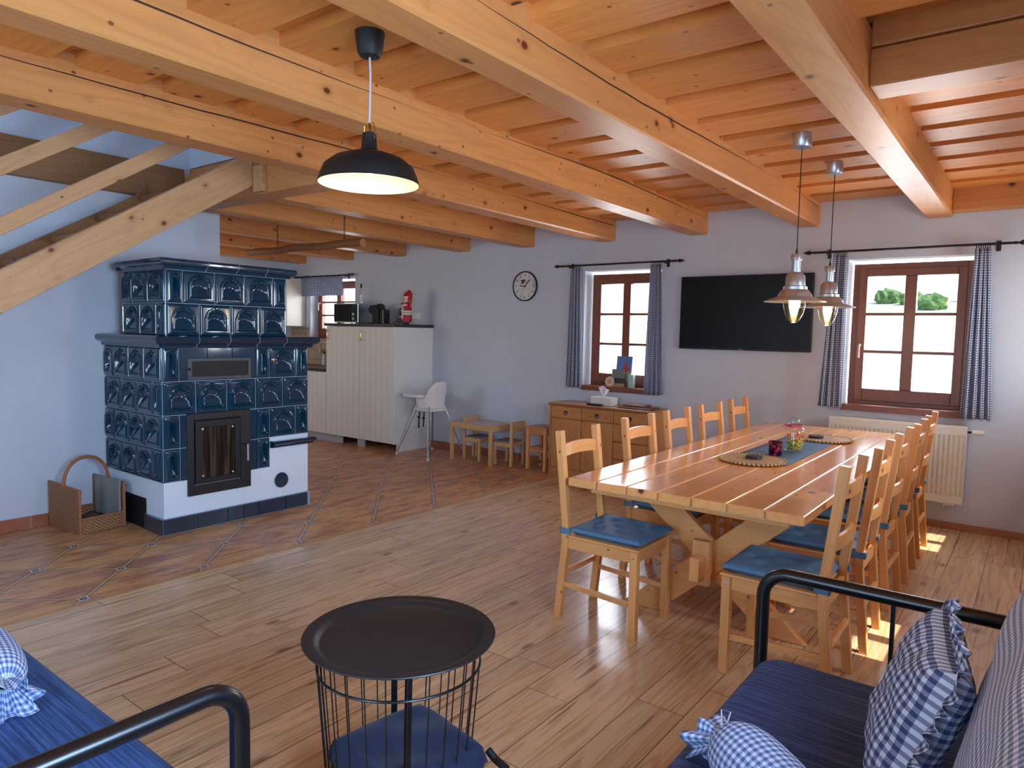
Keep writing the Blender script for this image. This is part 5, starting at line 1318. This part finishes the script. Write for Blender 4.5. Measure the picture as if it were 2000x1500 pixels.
# ------------------------------------------------------------------ basket table with tray
def basket_table():
    cx, cy = -1.476, 1.415; H = 0.60
    t = thing('basket_table', 'round black wire basket table with dark tray top', 'side table', (cx, cy, 0), 0.0)
    MB().lathe([(0, 0.0), (0.232, 0.0), (0.243, 0.004), (0.250, 0.014), (0.258, 0.017), (0.284, 0.018), (0.2855, 0.0205), (0.284, 0.023), (0.256, 0.022), (0.247, 0.018), (0.238, 0.008), (0.23, 0.0035), (0.0, 0.0035)], (0, 0, H-0.02), 80).build('tray', tray_mat, t, smooth=True)
    rt_, rb_ = 0.248, 0.200
    def rad(z): return rb_+(rt_-rb_)*z/H
    for z, rr_ in ((H-0.085, 0.004), (0.02, 0.004), (0.30, 0.0)):
        if rr_ == 0: continue
        r = rad(z); MB().tube([(r*math.cos(2*PI*k/64), r*math.sin(2*PI*k/64), z) for k in range(64)], rr_, 8, closed=True).build('ring', black_steel, t, smooth=True)
    n = 26
    for k in range(n):
        a = 2*PI*k/n+0.05; r0, r1 = rad(0.02), rad(H-0.022)
        MB().tube([(r0*math.cos(a), r0*math.sin(a), 0.02), (r1*math.cos(a), r1*math.sin(a), H-0.022)], 0.0021, 6).build('wire', black_steel, t, smooth=True)
    # flat supporting straps
    for ang in (math.radians(-38), math.radians(52), math.radians(141), math.radians(232)):
        r0, r1 = rad(0.0)-0.012, rad(H-0.022)-0.012; d = Vector((math.cos(ang), math.sin(ang), 0))
        MB().bar(d*r0, d*r1+Vector((0, 0, H-0.022)), 0.020, 0.004, d).build('leg', black_steel, t)
    MB().lathe([(0, 0), (rb_-0.02, 0), (rb_-0.02, 0.004), (0, 0.004)], (0, 0, 0.018), 40).build('base_plate', black_steel, t)
basket_table()
def floor_cushion():
    t = thing('square_cushion', 'square navy velvet cushion stored inside the wire basket table', 'cushion', (-1.425, 1.400, 0.135), math.radians(-10))
    mb = MB(); s_ = 0.185
    def f(u, v, sg):
        x, y = (2*u-1), (2*v-1); e = min(1-abs(x), 1-abs(y)); k = math.sqrt(max(0, 1-(1-min(1, e/0.25))**2))
        rx = x*(1-0.08*y*y); ry = y*(1-0.08*x*x)
        return (rx*s_, ry*s_, 0.10+sg*(0.058*k+0.008*math.sin(x*5+1)*math.sin(y*4)*k))
    mb.grid(lambda u, v: f(u, v, 1), 24, 24); mb.grid(lambda u, v: f(1-u, v, -1), 24, 24)
    mb.build('cover', velvet, t, smooth=True)
floor_cushion()
tag(MB().tube([(-1.275, 1.595, 0.225), (-1.255, 1.605, 0.20), (-1.205, 1.60, 0.19)], 0.012, 10).build('metal_peg', black_matt, smooth=True), 'short black peg sticking out of the right of the basket table', 'peg')

# ------------------------------------------------------------------ sofas
def rounded_slab(mb, x0, x1, y0, y1, z0, z1, r=0.05, crown=0.012, n=26, m=10, uvs=1.0):
    """soft mattress: superellipsoid box"""
    cx, cy, cz = (x0+x1)/2, (y0+y1)/2, (z0+z1)/2; hx, hy, hz = (x1-x0)/2, (y1-y0)/2, (z1-z0)/2
    def ring(k):   # vertical position -1..1 -> inset
        s_ = math.sin(k*PI/2); c_ = math.cos(k*PI/2)
        z = cz+ (hz-r)*(1 if s_ > 0 else -1)*(1 if abs(s_) > 1e-6 else 0)+r*s_
        return r*(1-c_), z
    prof = []
    for j in range(7): a = -PI/2+PI/2*j/6; prof.append((r*(1-math.cos(a)), z0+r+r*math.sin(a)))
    for j in range(7): a = PI/2*j/6; prof.append((r*(1-math.cos(a)), z1-r+r*math.sin(a)))
    vs = []; cnt = 0; rc = 0.09
    def outline(ins):
        P = []; q = max(0.02, rc-ins)
        for (sx, sy, a0) in ((1, 1, 0), (-1, 1, PI/2), (-1, -1, PI), (1, -1, 3*PI/2)):
            for j in range(7):
                a = a0+PI/2*j/6; P.append((cx+sx*(hx-ins-q)+q*math.cos(a), cy+sy*(hy-ins-q)+q*math.sin(a)))
        return P
    N = 28
    for ins, z in prof: vs += [(x, y, z) for x, y in outline(ins)]
    fs = []
    for i in range(len(prof)-1):
        for k in range(N): fs.append((i*N+k, i*N+(k+1) % N, (i+1)*N+(k+1) % N, (i+1)*N+k))
    fs += [tuple(range(N-1, -1, -1)), tuple((len(prof)-1)*N+k for k in range(N))]
    mb.add(vs, fs)
def bend(p0, p1, p2, r, n=8):
    p0, p1, p2 = Vector(p0), Vector(p1), Vector(p2); a = (p0-p1).normalized(); b = (p2-p1).normalized()
    s_, e = p1+a*r, p1+b*r; c = p1+(a+b)*r
    out = []
    for k in range(n+1):
        q = PI/2*k/n; out.append(c-b*r*math.cos(q)-a*r*math.sin(q))
    return out   # valid for right angles
def sofa(root_label, rz, loc, length, depth, mat, arm_near, arm_far):
    """local: x along the length, y = depth towards the front, origin at back-left floor"""
    t = thing('sofa', root_label, 'sofa', loc, rz)
    rounded = MB(); rounded_slab(rounded, 0.02, length-0.02, 0.12, depth, 0.275, 0.425, 0.05); rounded.build('seat_mattress', mat, t, smooth=True)
    fr = MB(); fr.box(0.03, length-0.03, 0.10, 0.13, 0.22, 0.26); fr.box(0.03, length-0.03, depth-0.06, depth-0.03, 0.22, 0.26)
    for k in range(12): x = 0.08+(length-0.16)*k/11; fr.box(x-0.025, x+0.025, 0.131, depth-0.061, 0.245, 0.265)
    fr.build('bed_frame', black_steel, t)
    for x, on in ((0.0, arm_near), (length, arm_far)):
        if not on: continue
        yf, yb, H, r = depth+0.015, 0.02, 0.697, 0.085
        P = [(x, yf, 0.0), (x, yf, H-r)]+bend((x, yf, 0), (x, yf, H), (x, yb, H), r)+[(x, yb+r, H)]+bend((x, yf, H), (x, yb, H), (x, yb, 0), r)+[(x, yb, 0.0)]
        o = MB().tube(P, 0.0225, 16).build('armrest', black_steel, t, smooth=True)
        for yy in (depth-0.39, depth-0.48, depth-0.15-0.48) if False else (depth-0.385, depth-0.478):
            MB().bar((x, yy, 0.235), (x, yy, H-0.02), 0.018, 0.012, (0, 1, 0)).build('bar', black_steel, t)
        MB().bar((x, yb+0.02, 0.225), (x, yf-0.02, 0.225), 0.03, 0.02).build('side_rail', black_steel, t)
    return t
# right sofa: front faces -x, arm at its far end. local x -> -Y, local y -> -X
# rz = -pi/2 : local x -> -Y ; local y -> +X ; we need front towards -X, so rz = +pi/2 : local x -> +Y, local y -> -X
SR = sofa('black metal sofa with navy woven mattress at the right front', PI/2, (0.13, 0.40, 0), 2.02, 0.835, weave_r, True, True)
SL = sofa('black metal sofa with blue woven mattress at the lower left', 0.0, (-3.42, -0.035, 0), 2.02, 0.865, weave_l, True, True)
def cushion_mesh(mb, w, h, th, n=30, ruffle=0.0, rn=46, seed=1, taper=0.25):
    """pillow in local xz plane, thickness along y"""
    def f(u, v, sg):
        x, z = 2*u-1, 2*v-1; e = min(1-abs(x), 1-abs(z)); k = math.sqrt(max(0, 1-(1-min(1, e/0.7))**2))
        px = x*(1-0.07*(1-abs(z))**1.0*0) * (1-0.06*(1-z*z)*abs(x)); pz = z*(1-0.06*(1-x*x)*abs(z))
        wr = 0.006*math.sin(x*9+z*4+seed)*math.sin(z*7-x*3)*k
        return (px*w/2, sg*(th/2*k+wr), pz*h/2)
    mb.grid(lambda u, v: f(u, v, -1), n, n, w, h); mb.grid(lambda u, v: f(1-u, v, 1), n, n, w, h)
def ruffle_mesh(mb, w, h, d, waves=34, seed=0):
    pts = []
    per = [(-1, -1), (1, -1), (1, 1), (-1, 1)]
    N = 240
    def edge(s_):
        s_ = (s_ % 1)*4; i = int(s_); q = s_-i; a = per[i]; b = per[(i+1) % 4]
        return (a[0]+(b[0]-a[0])*q, a[1]+(b[1]-a[1])*q)
    def f(u, v):
        x, z = edge(u)
        nx, nz = (x if abs(x) > 0.93 else 0), (z if abs(z) > 0.93 else 0)
        l = math.hypot(nx, nz) or 1
        ripple = math.sin(u*waves*2*PI+seed)+0.4*math.sin(u*waves*3.3*PI)
        dd = d*v*(0.85+0.15*math.sin(u*71))
        ex = x*(1-0.06*(1-z*z)*abs(x)*1.0); ez = z*(1-0.06*(1-x*x)*abs(z))
        return (ex*w/2*0.985+nx/l*dd, 0.010*v*ripple, ez*h/2*0.985+nz/l*dd)
    mb.grid(f, N, 4, 2*(w+h)*1.4, d)
# large back cushion of the right sofa, leaning on the wall
bc = MB(); cushion_mesh(bc, 1.55, 0.62, 0.24, 44, taper=0)
t = thing('back_cushion', 'large grey and white checked back cushion at the right edge', 'cushion', (0.055, 1.385, 0.745), 0)
M = Matrix.Rotation(math.radians(13), 4, 'Y') @ Matrix.Rotation(-PI/2, 4, 'Z')
bc.xform(M); bc.build('cover', cloth_back, t, smooth=True)
# ruffled pillow
t = thing('ruffled_pillow', 'blue checked pillow with frilled edge leaning on the right sofa', 'pillow', (-0.185, 1.86, 0.640), 0)
M = Matrix.Rotation(math.radians(8), 4, 'Z') @ Matrix.Rotation(math.radians(20), 4, 'Y') @ Matrix.Rotation(-PI/2, 4, 'Z')
p = MB(); cushion_mesh(p, 0.42, 0.38, 0.15, 30, seed=3); p.xform(M); p.build('cover', cloth_pillow, t, smooth=True)
p = MB(); ruffle_mesh(p, 0.41, 0.37, 0.05); p.xform(M); p.build('frill', cloth_pillow, t, smooth=True, solid=0.0015, normals=False)
# candy shaped bolsters with tied ends
def candy(loc, rz, length, r, label, mat, ry=0):
    t = thing('bolster', label, 'bolster', loc, rz, 'tied checked bolsters')
    def body(u, v):
        a = 2*PI*v; x = -length/2+length*u; k = math.sqrt(max(0, 1-abs(2*u-1)**3.2)); rr_ = 0.014+(r-0.014)*k
        rr_ *= 1+0.03*math.sin(a*9)*(1-k)+0.02*math.sin(a*3+x*20)
        return (x, rr_*math.cos(a), rr_*math.sin(a)+r)
    MB().grid(body, 26, 40, length, 2*PI*r).build('body', mat, t, smooth=True)
    for s_ in (-1, 1):
        def fan(u, v):
            a = 2*PI*v; x = s_*(length/2-0.005+0.072*u); rr_ = 0.015+0.05*u**0.8*(1+0.28*math.sin(a*7))
            return (x+0.012*math.sin(a*5)*u, rr_*math.cos(a), max(0.006, 0.9*rr_*math.sin(a)+r*(1-0.45*u)))
        MB().grid(fan, 10, 70, 0.09, 0.5).build('tied_end', mat, t, smooth=True, solid=0.0015, normals=False)
        c = MB(); x = s_*(length/2); c.tube([(x, 0.018*math.cos(q), r+0.018*math.sin(q)) for q in [2*PI*k/14 for k in range(14)]], 0.003, 6, closed=True)
        c.tube([(x, 0, r+0.018), (x+s_*0.02, -0.03, r+0.055), (x+s_*0.045, -0.02, r+0.05), (x+s_*0.01, 0, r+0.02)], 0.002, 6); c.build('cord', plain('pale_cord', srgb(196, 196, 200), 0.7), t, smooth=True)
candy((-0.430, 1.535, 0.4265), math.radians(143), 0.34, 0.085, 'blue checked tied bolster lying on the right sofa', cloth_candy)
candy((-2.43, 0.66, 0.4265), math.radians(-6), 0.42, 0.075, 'blue checked tied bolster lying on the left sofa', cloth_candy)
